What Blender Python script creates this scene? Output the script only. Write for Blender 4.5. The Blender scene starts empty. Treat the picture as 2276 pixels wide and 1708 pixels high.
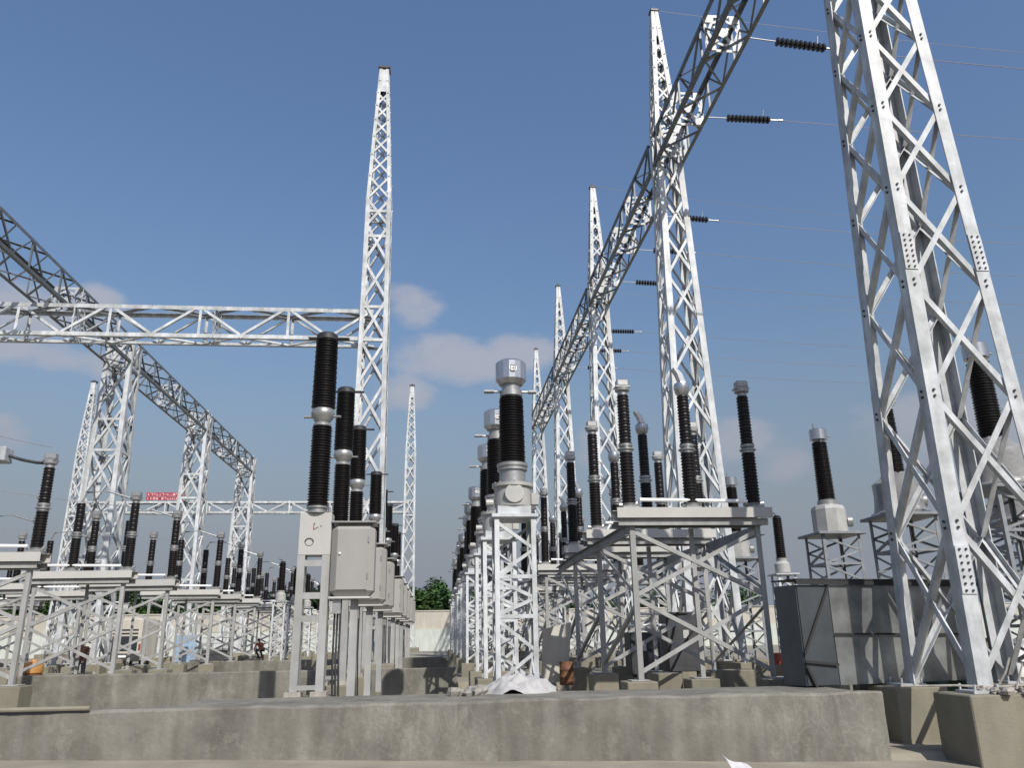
import bpy, math, random
from mathutils import Vector, Matrix, noise
random.seed(7)
V = Vector
R = math.radians
sc = bpy.context.scene
COL = sc.collection

# ------------------------------------------------------------------ mesh helpers
class MB:
    def __init__(s): s.v = []; s.f = []
    def add(s, vs, fs):
        b = len(s.v); s.v += [tuple(p) for p in vs]
        s.f += [tuple(b + i for i in f) for f in fs]
    def hexa(s, c8):
        s.add(c8, [(0,3,2,1),(4,5,6,7),(0,1,5,4),(1,2,6,5),(2,3,7,6),(3,0,4,7)])
    def box(s, x0, x1, y0, y1, z0, z1):
        s.hexa([(x0,y0,z0),(x1,y0,z0),(x1,y1,z0),(x0,y1,z0),(x0,y0,z1),(x1,y0,z1),(x1,y1,z1),(x0,y1,z1)])
    def cbox(s, x0, x1, y0, y1, z0, z1, c=.015):
        # box with chamfered edges all round
        xs=(x0,x1); ys=(y0,y1); zs=(z0,z1); idx={}; vs=[]
        for i in (0,1):
            for j in (0,1):
                for k in (0,1):
                    sx=c if i==0 else -c; sy=c if j==0 else -c; sz=c if k==0 else -c
                    for a,p in enumerate(((xs[i],ys[j]+sy,zs[k]+sz),(xs[i]+sx,ys[j],zs[k]+sz),(xs[i]+sx,ys[j]+sy,zs[k]))):
                        idx[i,j,k,a]=len(vs); vs.append(p)
        F=[]
        I=lambda i,j,k,a: idx[i,j,k,a]
        for i in (0,1): F.append([I(i,0,0,0),I(i,1,0,0),I(i,1,1,0),I(i,0,1,0)])
        for j in (0,1): F.append([I(0,j,0,1),I(1,j,0,1),I(1,j,1,1),I(0,j,1,1)])
        for k in (0,1): F.append([I(0,0,k,2),I(1,0,k,2),I(1,1,k,2),I(0,1,k,2)])
        for i in (0,1):
            for j in (0,1): F.append([I(i,j,0,0),I(i,j,1,0),I(i,j,1,1),I(i,j,0,1)])
            for k in (0,1): F.append([I(i,0,k,0),I(i,1,k,0),I(i,1,k,2),I(i,0,k,2)])
        for j in (0,1):
            for k in (0,1): F.append([I(0,j,k,1),I(1,j,k,1),I(1,j,k,2),I(0,j,k,2)])
        for i in (0,1):
            for j in (0,1):
                for k in (0,1): F.append([I(i,j,k,0),I(i,j,k,1),I(i,j,k,2)])
        s.add(vs,F)
    def prism(s, p, q, poly, u, v):
        # extrude polygon given in (u,v) coordinates from p to q
        p=V(p); q=V(q); d=(q-p).normalized()
        u=V(u); u=(u-d*u.dot(d)).normalized()
        w=d.cross(u)
        if w.dot(V(v))<0: w=-w
        n=len(poly)
        vs=[p+u*a+w*b for a,b in poly]+[q+u*a+w*b for a,b in poly]
        fs=[tuple(range(n))[::-1],tuple(range(n,2*n))]+[(i,(i+1)%n,n+(i+1)%n,n+i) for i in range(n)]
        s.add(vs,fs)
    def angle(s, p, q, a, t, u, v):
        s.prism(p,q,[(0,0),(a,0),(a,t),(t,t),(t,a),(0,a)],u,v)
    def channel(s, p, q, h, b, t, u, v):
        # u: web direction, v: flange direction
        s.prism(p,q,[(-h/2,0),(h/2,0),(h/2,b),(h/2-t,b),(h/2-t,t),(-h/2+t,t),(-h/2+t,b),(-h/2,b)],u,v)
    def ibeam(s, p, q, h, b, t, u, v):
        s.prism(p,q,[(-h/2,-b/2),(-h/2+t,-b/2),(-h/2+t,-t/2),(h/2-t,-t/2),(h/2-t,-b/2),(h/2,-b/2),(h/2,b/2),(h/2-t,b/2),(h/2-t,t/2),(-h/2+t,t/2),(-h/2+t,b/2),(-h/2,b/2)],u,v)
    def bar(s, p, q, a, b, u=(0,0,1), v=(1,0,0)):
        s.prism(p,q,[(-a/2,-b/2),(a/2,-b/2),(a/2,b/2),(-a/2,b/2)],u,v)
    def tube(s, pts, r, n=8, cap=True):
        pts=[V(p) for p in pts]; rings=[]
        rs = r if isinstance(r,(list,tuple)) else [r]*len(pts)
        d0=(pts[1]-pts[0]).normalized()
        u=V((0,0,1)) if abs(d0.z)<.9 else V((1,0,0))
        b=len(s.v)
        for i,p in enumerate(pts):
            d=(pts[min(i+1,len(pts)-1)]-pts[max(i-1,0)]).normalized()
            uu=(u-d*u.dot(d)).normalized(); w=d.cross(uu)
            for k in range(n):
                a=2*math.pi*k/n
                s.v.append(tuple(p+uu*math.cos(a)*rs[i]+w*math.sin(a)*rs[i]))
        for i in range(len(pts)-1):
            for k in range(n):
                s.f.append((b+i*n+k,b+i*n+(k+1)%n,b+(i+1)*n+(k+1)%n,b+(i+1)*n+k))
        if cap:
            s.f.append(tuple(b+k for k in range(n))[::-1]); s.f.append(tuple(b+(len(pts)-1)*n+k for k in range(n)))
    def lathe(s, prof, o=(0,0,0), n=20, ax=None):
        # profile of (r,z) about z through o, or about an axis direction
        o=V(o); b=len(s.v)
        M=Matrix.Identity(3)
        if ax is not None: M=V((0,0,1)).rotation_difference(V(ax)).to_matrix()
        for r,z in prof:
            for k in range(n):
                a=2*math.pi*(k+.5)/n
                s.v.append(tuple(o+M@V((r*math.cos(a),r*math.sin(a),z))))
        m=len(prof)
        for i in range(m-1):
            for k in range(n):
                s.f.append((b+i*n+k,b+i*n+(k+1)%n,b+(i+1)*n+(k+1)%n,b+(i+1)*n+k))
        s.f.append(tuple(b+k for k in range(n))[::-1]); s.f.append(tuple(b+(m-1)*n+k for k in range(n)))
    def cyl(s, o, r, z0, z1, n=20, ax=None, ch=.0):
        if ch: s.lathe([(r-ch,z0),(r,z0+ch),(r,z1-ch),(r-ch,z1)],o,n,ax)
        else: s.lathe([(r,z0),(r,z1)],o,n,ax)
    NOSPLIT=('bolt_row','lettering','emblem_mark','scribble_mark','ring_mark','crown','rubble','mesh','ground','link_rod','disc')
    def build(s, name, mat, parent=None, smooth=35, loc=None):
        if parent is not None and name not in MB.NOSPLIT and len(s.f)<6000:
            gs=s.clusters()
            if 1<len(gs)<=24:
                r=None
                for g in gs:
                    m=MB(); mp={}
                    for f in g:
                        for i in f:
                            if i not in mp: mp[i]=len(m.v); m.v.append(s.v[i])
                        m.f.append(tuple(mp[i] for i in f))
                    o=m._build(name,mat,parent,smooth,loc); r=r or o
                return r
        return s._build(name,mat,parent,smooth,loc)
    def clusters(s,tol=.015):
        par=list(range(len(s.v)))
        def fd(i):
            while par[i]!=i: par[i]=par[par[i]]; i=par[i]
            return i
        for f in s.f:
            a=fd(f[0])
            for i in f[1:]: par[fd(i)]=a
        comps={}
        for f in s.f: comps.setdefault(fd(f[0]),[]).append(f)
        C=[]
        for fs in comps.values():
            ps=[s.v[i] for f in fs for i in f]
            C.append([[min(p[k] for p in ps)-tol for k in range(3)],[max(p[k] for p in ps)+tol for k in range(3)],fs])
        if len(C)>60: return [s.f]
        q=list(range(len(C)))
        def fq(i):
            while q[i]!=i: i=q[i]
            return i
        for i in range(len(C)):
            for j in range(i):
                if all(C[i][0][k]<=C[j][1][k] and C[j][0][k]<=C[i][1][k] for k in range(3)): q[fq(i)]=fq(j)
        G={}
        for i,c in enumerate(C): G.setdefault(fq(i),[]).extend(c[2])
        return list(G.values())
    def _build(s, name, mat, parent=None, smooth=35, loc=None):
        me=bpy.data.meshes.new(name); me.from_pydata(s.v,[],s.f); me.update()
        import bmesh
        bm=bmesh.new(); bm.from_mesh(me); bmesh.ops.recalc_face_normals(bm,faces=bm.faces); bm.to_mesh(me); bm.free()
        if smooth:
            me.shade_smooth(); me.set_sharp_from_angle(angle=R(smooth))
        me.materials.append(mat)
        o=bpy.data.objects.new(name,me); COL.objects.link(o)
        if parent: o.parent=parent
        if loc is not None: o.location=loc
        return o

def tag(o,label,cat,group=None):
    o['label']=label; o['category']=cat
    if group: o['group']=group
    return o
def thing(name,label,cat,loc,rz=0,group=None):
    o=bpy.data.objects.new(name,None); COL.objects.link(o)
    o.location=loc; o.rotation_euler=(0,0,rz); o.empty_display_size=.3
    return tag(o,label,cat,group)
KIDS={}
def copy_tree(o,loc=None,label=None,rz=None,parent=None):
    c=o.copy(); COL.objects.link(c)
    if parent: c.parent=parent
    if loc is not None: c.location=loc
    if rz is not None: c.rotation_euler=(0,0,rz)
    elif loc is not None and o.get('category') in ('transformer','circuit breaker','disconnector','surge arrester'):
        c.rotation_euler=(random.uniform(-.006,.006),random.uniform(-.006,.006),random.uniform(-.03,.03))
    if label: c['label']=label
    for ch in list(o.children): copy_tree(ch,parent=c)
    return c
def struct(o): o['kind']='structure'; return o

# ------------------------------------------------------------------ materials
def mat(name,col,rough=.5,metal=0,var=.12,scale=6,bump=.0,bscale=40,col2=None,coat=0,spec=.5,streak=0,alpha=None,trans=0,dirt=0,vary=.14,drip=0):
    m=bpy.data.materials.new(name); m.use_nodes=True
    nt=m.node_tree; N=nt.nodes; L=nt.links
    b=N['Principled BSDF']
    b.inputs['Roughness'].default_value=rough; b.inputs['Metallic'].default_value=metal
    b.inputs['Specular IOR Level'].default_value=spec
    if coat: b.inputs['Coat Weight'].default_value=coat; b.inputs['Coat Roughness'].default_value=.15
    if trans: b.inputs['Transmission Weight'].default_value=trans
    tc=N.new('ShaderNodeTexCoord')
    n1=N.new('ShaderNodeTexNoise'); n1.inputs['Scale'].default_value=scale; n1.inputs['Detail'].default_value=6; n1.inputs['Roughness'].default_value=.6
    L.new(tc.outputs['Object'],n1.inputs['Vector'])
    r=N.new('ShaderNodeValToRGB'); r.color_ramp.elements[0].position=.3; r.color_ramp.elements[1].position=.7
    c2=col2 or tuple(c*(1-2*var) for c in col)
    r.color_ramp.elements[0].color=(*c2,1); r.color_ramp.elements[1].color=(*[min(1,c*(1+var*.5)) for c in col],1)
    L.new(n1.outputs['Fac'],r.inputs['Fac'])
    out=r.outputs['Color']
    if streak:
        mp=N.new('ShaderNodeMapping'); mp.inputs['Scale'].default_value=(2.6,2.6,.3); L.new(tc.outputs['Object'],mp.inputs['Vector'])
        n2=N.new('ShaderNodeTexNoise'); n2.inputs['Scale'].default_value=1.6; n2.inputs['Detail'].default_value=5; L.new(mp.outputs[0],n2.inputs['Vector'])
        r2=N.new('ShaderNodeValToRGB'); r2.color_ramp.elements[0].position=.42; r2.color_ramp.elements[1].position=.62
        k=1-streak; r2.color_ramp.elements[0].color=(k,k,k*.97,1); r2.color_ramp.elements[1].color=(1,1,1,1)
        L.new(n2.outputs['Fac'],r2.inputs['Fac'])
        mx=N.new('ShaderNodeMix'); mx.data_type='RGBA'; mx.blend_type='MULTIPLY'; mx.inputs['Factor'].default_value=1
        L.new(out,mx.inputs[6]); L.new(r2.outputs['Color'],mx.inputs[7]); out=mx.outputs[2]
    if dirt:
        n3=N.new('ShaderNodeTexVoronoi'); n3.inputs['Scale'].default_value=2.3
        nz=N.new('ShaderNodeTexNoise'); nz.inputs['Scale'].default_value=3.2; nz.inputs['Detail'].default_value=8; nz.inputs['Roughness'].default_value=.7
        L.new(tc.outputs['Object'],nz.inputs['Vector'])
        r3=N.new('ShaderNodeValToRGB'); r3.color_ramp.elements[0].position=.56; r3.color_ramp.elements[1].position=.63
        r3.color_ramp.elements[0].color=(0,0,0,1); r3.color_ramp.elements[1].color=(dirt,dirt,dirt,1)
        L.new(nz.outputs['Fac'],r3.inputs['Fac'])
        mx=N.new('ShaderNodeMix'); mx.data_type='RGBA'; mx.blend_type='MIX'
        L.new(r3.outputs['Color'],mx.inputs['Factor']); L.new(out,mx.inputs[6]); mx.inputs[7].default_value=(*[min(1,c*1.55) for c in col],1); out=mx.outputs[2]
    if drip:
        # pale slurry runs and trowel ridges
        mp2=N.new('ShaderNodeMapping'); mp2.inputs['Scale'].default_value=(1.5,1.5,.9); L.new(tc.outputs['Object'],mp2.inputs['Vector'])
        n5=N.new('ShaderNodeTexNoise'); n5.inputs['Scale'].default_value=2.4; n5.inputs['Detail'].default_value=3; n5.inputs['Distortion'].default_value=1.3; L.new(mp2.outputs[0],n5.inputs['Vector'])
        r5=N.new('ShaderNodeValToRGB'); e=r5.color_ramp.elements; e[0].position=.46; e[0].color=(0,0,0,1); e[1].position=.56; e[1].color=(0,0,0,1)
        k5=e.new(.51); k5.color=(drip,drip,drip,1)
        L.new(n5.outputs['Fac'],r5.inputs['Fac'])
        n6=N.new('ShaderNodeTexNoise'); n6.inputs['Scale'].default_value=.35; L.new(tc.outputs['Object'],n6.inputs['Vector'])
        r6=N.new('ShaderNodeValToRGB'); r6.color_ramp.elements[0].position=.45; r6.color_ramp.elements[1].position=.6; L.new(n6.outputs['Fac'],r6.inputs['Fac'])
        m6=N.new('ShaderNodeMath'); m6.operation='MULTIPLY'; L.new(r5.outputs['Color'],m6.inputs[0]); L.new(r6.outputs['Color'],m6.inputs[1])
        mx=N.new('ShaderNodeMix'); mx.data_type='RGBA'; L.new(m6.outputs[0],mx.inputs['Factor']); L.new(out,mx.inputs[6]); mx.inputs[7].default_value=(.36,.34,.30,1); out=mx.outputs[2]
    # every member has its own tone of zinc, paint or concrete
    oi=N.new('ShaderNodeObjectInfo'); mo=N.new('ShaderNodeMapRange'); mo.inputs['To Min'].default_value=1-vary; mo.inputs['To Max'].default_value=1+vary*.4
    L.new(oi.outputs['Random'],mo.inputs['Value'])
    vm=N.new('ShaderNodeVectorMath'); vm.operation='SCALE'; L.new(out,vm.inputs[0]); L.new(mo.outputs[0],vm.inputs['Scale'])
    L.new(vm.outputs[0],b.inputs['Base Color'])
    if bump:
        n4=N.new('ShaderNodeTexNoise'); n4.inputs['Scale'].default_value=bscale; n4.inputs['Detail'].default_value=8
        L.new(tc.outputs['Object'],n4.inputs['Vector'])
        bp=N.new('ShaderNodeBump'); bp.inputs['Strength'].default_value=bump; bp.inputs['Distance'].default_value=.02
        L.new(n4.outputs['Fac'],bp.inputs['Height']); L.new(bp.outputs[0],b.inputs['Normal'])
    if alpha is not None: b.inputs['Alpha'].default_value=alpha
    return m
M_galv=mat('galvanised_steel',(.60,.62,.64),.5,.0,.17,2.2,.06,60,streak=.22)
M_galvN=mat('galvanised_steel_near',(.56,.58,.60),.45,.0,.2,2.2,.08,50,streak=.2)
M_galvD=mat('galvanised_steel_weathered',(.50,.52,.54),.5,.1,.15,3,.05,60,streak=.15)
M_beam=mat('galvanised_beam_shade_tone',(.15,.16,.165),.5,.15,.15,3,.05,60)  # galvanised steel darkened in base colour so the beams read as shaded
M_stand=mat('painted_stand_steel',(.36,.36,.355),.5,0,.10,2,.05,50,streak=.15)
M_cab=mat('grey_painted_cabinet',(.33,.32,.30),.38,.0,.05,1.5,.02,30)
M_plate=mat('light_grey_plate',(.46,.45,.425),.45,0,.05,2,.03,30)
M_ins=mat('brown_porcelain',(.011,.008,.0075),.42,0,.25,4,spec=.35)
M_insF=mat('dark_polymer',(.016,.015,.017),.4,0,.25,4)
M_cap=mat('bright_aluminium',(.50,.51,.53),.27,.85,.06,3,.02,30)
M_alu=mat('cast_aluminium',(.40,.40,.395),.38,.6,.12,8,.1,60)
M_tank=mat('grey_tank_paint',(.40,.395,.375),.45,0,.08,3,.03,40)
M_dark=mat('dark_steel',(.05,.05,.055),.5,.2,.3,6)
M_black=mat('rubber_black',(.02,.02,.02),.7)  # plain black for tyres, shoes and the shed frame
M_conc=mat('weathered_concrete',(.205,.194,.166),.9,0,.22,1.1,.5,16,streak=.2,dirt=.2,vary=.04,drip=.17)
M_pad=mat('fresh_concrete',(.235,.215,.165),.88,0,.10,1.3,.3,30,streak=.1)
M_wallc=mat('cream_render',(.50,.47,.41),.85,0,.06,.6,.1,10,streak=.1)
M_wallp=mat('pale_plinth',(.50,.53,.49),.85,0,.06,.6,.1,10,streak=.15)
M_wire=mat('aluminium_conductor',(.30,.31,.33),.5,.3,.1,5)
M_red=mat('red_banner',(.40,.05,.07),.6,0,.1,5)
M_white=mat('white_paint',(.82,.82,.80),.5,0,.05,5)
M_blue=mat('blue_panel',(.30,.40,.52),.5,0,.2,2)
M_orange=mat('orange_paint',(.45,.22,.06),.5,0,.2,4)
M_orred=mat('orange_red_paint',(.28,.05,.035),.45,0,.2,4)
M_rust=mat('rusty_steel',(.22,.10,.05),.8,0,.35,6,.2,40)
M_sheet=mat('dull_zinc_sheet',(.36,.37,.36),.3,.6,.3,1.0,.9,1.6)
M_sheetD=mat('dark_blue_grey_sheet',(.085,.095,.105),.4,.3,.15,1.5,.3,3)
M_vtst=mat('steel_shade_tone',(.24,.255,.27),.5,.1,.2,3,.05,60)  # shade put into the colour: darker steel for stand faces turned from the light
M_char=mat('charcoal_paint',(.055,.055,.06),.5,0,.2,3)
M_tarp=mat('white_tarpaulin',(.74,.72,.70),.7,0,.05,3,.2,6)
M_film=mat('translucent_film',(.30,.30,.30),.3,0,.15,3,.7,7,alpha=.68)
M_bag=mat('crumpled_white_film',(.40,.395,.39),.6,0,.06,6,.5,14)
M_trunk=mat('bark',(.10,.075,.055),.9,0,.3,6)
M_leaf=mat('leaf_green',(.06,.11,.03),.6,0,.35,2,col2=(.022,.05,.016))
M_leaf.node_tree.nodes['Principled BSDF'].inputs['Specular IOR Level'].default_value=.2
M_stone=mat('rubble_stone',(.38,.35,.31),.9,0,.2,5,.4,20)
M_green=mat('green_grey_paint',(.16,.24,.21),.5,0,.15,3)
M_skin=mat('skin',(.26,.14,.09),.55); M_hair=mat('black_hair',(.012,.011,.012),.6)
M_shirt=mat('brown_red_cloth',(.20,.065,.045),.85,0,.15,6); M_trou=mat('grey_violet_cloth',(.12,.105,.12),.9)
M_vest=mat('orange_red_cloth',(.55,.09,.04),.8,0,.15,6); M_jean=mat('dark_cloth',(.03,.03,.036),.9)
M_soil=mat('sandy_ground',(.27,.245,.19),.95,0,.16,.9,.5,18)
M_yard=mat('gravel_ground',(.24,.215,.18),.95,0,.25,2.5,.7,25)
M_paper=mat('printed_paper',(.58,.56,.58),.7)
M_ink=mat('dark_marking',(.06,.04,.05),.6); M_inkr=mat('dark_red_marking',(.16,.03,.03),.6)
M_sky_glass=mat('dark_window',(.03,.035,.04),.12)

# ------------------------------------------------------------------ camera
cam=bpy.data.cameras.new('camera'); co=bpy.data.objects.new('camera',cam); COL.objects.link(co)
cam.sensor_width=36; cam.lens=36*1765/2276; cam.clip_start=.1; cam.clip_end=3000
Rm=Matrix(((0.9956908,-0.0125275,-0.0918849),(-0.0913519,-0.3029863,-0.9486064),(-0.0159562,0.9529126,-0.3028251)))
M4=Matrix.Translation((0,0,2.0)) @ (Matrix(((0.9956908,-0.0125275,-0.0918849,0),(-0.0913519,-0.3029863,-0.9486064,0),(-0.0159562,0.9529126,-0.3028251,0),(0,0,0,1))))
co.matrix_world=M4
sc.camera=co

# ------------------------------------------------------------------ light and sky
EL,AZ=42,22     # sun elevation, degrees to the right of straight behind the camera
sd=V((math.sin(R(AZ))*math.cos(R(EL)),-math.cos(R(AZ))*math.cos(R(EL)),math.sin(R(EL))))
sun=bpy.data.lights.new('sun','SUN'); so=bpy.data.objects.new('sun',sun); COL.objects.link(so)
sun.energy=4.9; sun.angle=R(.5); sun.color=(1,.955,.88)
so.rotation_euler=sd.to_track_quat('Z','Y').to_euler()
w=bpy.data.worlds.new('World'); sc.world=w; w.use_nodes=True
nt=w.node_tree; N=nt.nodes; L=nt.links; N.clear()
out=N.new('ShaderNodeOutputWorld'); bg=N.new('ShaderNodeBackground'); sky=N.new('ShaderNodeTexSky')
sky.sky_type='NISHITA'; sky.sun_disc=False; sky.sun_elevation=R(EL); sky.sun_rotation=R(180-AZ)
sky.air_density=2.2; sky.dust_density=3.0; sky.ozone_density=6.0
bg.inputs['Strength'].default_value=.1
tint=N.new('ShaderNodeMix'); tint.data_type='RGBA'; tint.blend_type='MULTIPLY'; tint.inputs['Factor'].default_value=1
tint.inputs[7].default_value=(.93,.96,1.18,1)
L.new(sky.outputs[0],tint.inputs[6])
tc=N.new('ShaderNodeTexCoord')
nrm=N.new('ShaderNodeVectorMath'); nrm.operation='NORMALIZE'; L.new(tc.outputs['Generated'],nrm.inputs[0])
mp=N.new('ShaderNodeMapping'); mp.inputs['Scale'].default_value=(1,1,1.8); L.new(nrm.outputs[0],mp.inputs['Vector'])
cn=N.new('ShaderNodeTexNoise'); cn.inputs['Scale'].default_value=11; cn.inputs['Detail'].default_value=7; cn.inputs['Roughness'].default_value=.52
L.new(mp.outputs[0],cn.inputs['Vector'])
def M2(op,a,b):
    n=N.new('ShaderNodeMath'); n.operation=op
    for i,x in enumerate((a,b)):
        if isinstance(x,(int,float)): n.inputs[i].default_value=x
        else: L.new(x,n.inputs[i])
    return n.outputs[0]
# cloud banks: (azimuth right of +Y, elevation, horizontal half width, vertical half height) in degrees
banks=[(-2.0,23.2,2.4,1.7),(1.2,19.4,5.0,2.0),(6.0,19.9,3.8,1.6),(-2.6,17.1,2.6,1.5),(-28.4,19.9,5.6,3.0),(-24.0,21.3,1.9,1.4),(-26.0,17.5,5.2,1.5),(24.7,11.1,2.2,1.6),(33.4,12.4,5.2,2.6),(38.5,11.0,4.2,3.6),(-28,12.4,1.7,1.4),(11.2,13.1,1.6,2.0),(22.0,12.6,2.4,2.0),(-45,15,8,4),(55,14,9,5),(90,17,18,6),(-90,15,20,5),(150,16,18,5),(-150,14,20,6)]
tot=None
for az,el,hw,hh in banks:
    a=R(az); e=R(el)
    d=V((math.sin(a)*math.cos(e),math.cos(a)*math.cos(e),math.sin(e)))
    t1=V((math.cos(a),-math.sin(a),0)); t2=t1.cross(d)
    dn=[]
    for t,hs in ((t1,hw),(t2,hh)):
        n=N.new('ShaderNodeVectorMath'); n.operation='DOT_PRODUCT'; L.new(nrm.outputs[0],n.inputs[0]); n.inputs[1].default_value=t/math.sin(R(hs))
        dn.append(M2('MULTIPLY',n.outputs['Value'],n.outputs['Value']))
    n=N.new('ShaderNodeVectorMath'); n.operation='DOT_PRODUCT'; L.new(nrm.outputs[0],n.inputs[0]); n.inputs[1].default_value=d
    front=M2('GREATER_THAN',n.outputs['Value'],.3)
    q=M2('SUBTRACT',1.0,M2('ADD',dn[0],dn[1]))
    q=M2('MULTIPLY',M2('MAXIMUM',q,-1.5),1.0)
    q=M2('SUBTRACT',M2('MULTIPLY',M2('ADD',q,1.5),front),1.5)
    tot=q if tot is None else M2('MAXIMUM',tot,q)
cl=M2('ADD',M2('MULTIPLY',tot,.75),M2('MULTIPLY',M2('SUBTRACT',cn.outputs['Fac'],.5),2.6))
mr=N.new('ShaderNodeMapRange'); mr.interpolation_type='SMOOTHSTEP'; mr.inputs['From Min'].default_value=-.05; mr.inputs['From Max'].default_value=.8
mr.inputs['To Min'].default_value=0; mr.inputs['To Max'].default_value=.78
L.new(cl,mr.inputs['Value'])
cm=N.new('ShaderNodeMix'); cm.data_type='RGBA'; L.new(mr.outputs[0],cm.inputs['Factor']); L.new(tint.outputs[2],cm.inputs[6]); cm.inputs[7].default_value=(4.5,4.6,5.2,1)
# pale blue grey haze low over the horizon
sp=N.new('ShaderNodeSeparateXYZ'); L.new(nrm.outputs[0],sp.inputs[0])
hz=N.new('ShaderNodeMapRange'); hz.interpolation_type='SMOOTHSTEP'; hz.inputs['From Min'].default_value=0; hz.inputs['From Max'].default_value=.40; hz.inputs['To Min'].default_value=.9; hz.inputs['To Max'].default_value=0
L.new(sp.outputs['Z'],hz.inputs['Value'])
hm=N.new('ShaderNodeMix'); hm.data_type='RGBA'; L.new(hz.outputs[0],hm.inputs['Factor']); L.new(cm.outputs[2],hm.inputs[6]); hm.inputs[7].default_value=(2.62,2.98,3.7,1)
L.new(hm.outputs[2],bg.inputs['Color']); L.new(bg.outputs[0],out.inputs['Surface'])
sc.view_settings.view_transform='Standard'; sc.view_settings.look='None'; sc.view_settings.exposure=0; sc.view_settings.gamma=1

# ------------------------------------------------------------------ ground
def gz(x,y):
    if y<14.1: z=.13-.030*x*(1 if abs(x)<14 else 14/abs(x)) 
    elif y<29.4: z=-.02 if x>-3.5 else -.3
    else: z=.5
    return z+.03*noise.noise(V((x*.7,y*.7,0)))+ .012*noise.noise(V((x*3,y*3,4)))
def ground():
    xs=sorted([-3.55,-3.45]+[-600,-300,-150,-90]+[-60+i*2.0 for i in range(16)]+[-28+i*.5 for i in range(112)]+[28+i*3 for i in range(12)]+[90,150,300,600])
    ys=[-300,-100,-40,-15,-5,0,4,8]+[10+i*.35 for i in range(12)]+[14.05,14.15,15,16.3,17.2,18.5,20,22,24,26,28,29.35,29.5,31,33,36,40,45,50,56,63,70,80,90,97,110,150,300,900]
    m=MB(); nx=len(xs)
    for y in ys:
        for x in xs: m.v.append((x,y,gz(x,y)))
    for j in range(len(ys)-1):
        for i in range(nx-1): m.f.append((j*nx+i,j*nx+i+1,(j+1)*nx+i+1,(j+1)*nx+i))
    return struct(m.build('ground',M_soil,smooth=60))
ground()
def rough_wall(m,x0,x1,yf,yb,z0,z1,step=.25,amp=.012,ch=.03,seed=0):
    prof=[(yf,z0),(yf,z0+(z1-z0)*.25),(yf,z0+(z1-z0)*.5),(yf,z0+(z1-z0)*.75),(yf,z1-ch),(yf+ch,z1),((yf+yb)/2,z1),(yb-ch,z1),(yb,z1-ch),(yb,z0)]
    n=max(2,int((x1-x0)/step)); b=len(m.v); k=len(prof)
    for i in range(n+1):
        x=x0+(x1-x0)*i/n
        for y,z in prof:
            a=amp*(noise.noise(V((x*1.7,y*3,z*2.5+seed)))+.45*noise.noise(V((x*6,y*3,z*7+seed)))); c=amp*(.9*noise.noise(V((x*1.1+9,y*3,seed)))+.5*noise.noise(V((x*7+9,y*5,seed))))
            m.v.append((x,y+a,z+(c if z>z0 else 0)))
    for i in range(n):
        for j in range(k-1): m.f.append((b+i*k+j,b+(i+1)*k+j,b+(i+1)*k+j+1,b+i*k+j+1))
    m.f.append(tuple(b+j for j in range(k))); m.f.append(tuple(b+n*k+j for j in range(k))[::-1])
m=MB(); rough_wall(m,-26,7.62,13.9,14.3,-.4,1.0,.12,.03,.04)
tag(m.build('trench_wall',M_conc),'long stained grey concrete wall running across the whole foreground','wall')
m=MB(); rough_wall(m,-4.3,7.6,14.302,16.5,-.3,.955,.4,.01,.03,4)
struct(m.build('pavement',M_conc))
m=MB(); rough_wall(m,-34,.75,29.2,29.55,-.3,1.0,.4,.02,.035,8)
tag(m.build('trench_wall',M_conc),'second concrete wall in shade behind the grey switch cabinets and the foreground wall','wall')
m=MB(); rough_wall(m,-12.6,-4.2,43.2,43.5,.2,1.02,.6,.02,.03,11)
tag(m.build('trench_wall',M_conc),'far low concrete wall left of the slotted breaker post','wall')
m=MB(); rough_wall(m,-2.3,.9,42,42.3,.2,1.06,.6,.02,.03,13)
tag(m.build('trench_wall',M_conc),'short brownish concrete wall in the gap before the far boundary wall','wall')
m=MB(); rough_wall(m,9.3,40,17.9,18.2,-.2,.9,.6,.02,.03,15)
tag(m.build('trench_wall',M_conc),'short concrete wall behind the big tower legs at right','wall')

# boundary wall far behind
t=thing('boundary_wall','long cream boundary wall with pale plinth far behind the yard','wall',(0,97,0))
m=MB(); m.box(-110,90,0,.25,2.9,4.9); m.build('wall',M_wallc,t)
m=MB(); m.box(-110,90,-.25,.25,-.2,2.897); m.build('plinth',M_wallp,t)
m=MB(); m.box(-110,90,-.08,.33,4.903,5.02); m.build('coping',M_wallc,t)

# ------------------------------------------------------------------ trees
def leaf_crown(seed,rx,rz,n,size):
    rnd=random.Random(seed); m=MB()
    cl=[]
    for i in range(22):
        a=rnd.uniform(0,6.283); r=rnd.random()**.6*rx*.8; z=rnd.uniform(-.75,.9)*rz
        k=math.sqrt(max(.1,1-(z/rz)**2)); cl.append((V((r*k*math.cos(a),r*k*math.sin(a),z)),rnd.uniform(.45,.95)*rx*.45))
    for i in range(n):
        c,cr=rnd.choice(cl)
        d=V((rnd.gauss(0,1),rnd.gauss(0,1),rnd.gauss(0,1))).normalized()
        p=c+d*cr*rnd.uniform(.65,1.05)
        u=V((rnd.gauss(0,1),rnd.gauss(0,1),rnd.gauss(0,.7))).normalized(); v=u.cross((d+V((rnd.gauss(0,.4),rnd.gauss(0,.4),.5))).normalized()).normalized()
        s=size*rnd.uniform(.6,1.4)
        m.add([p-u*s,p-v*s*.55,p+u*s,p+v*s*.55],[(0,1,2,3)])
    return m
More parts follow.
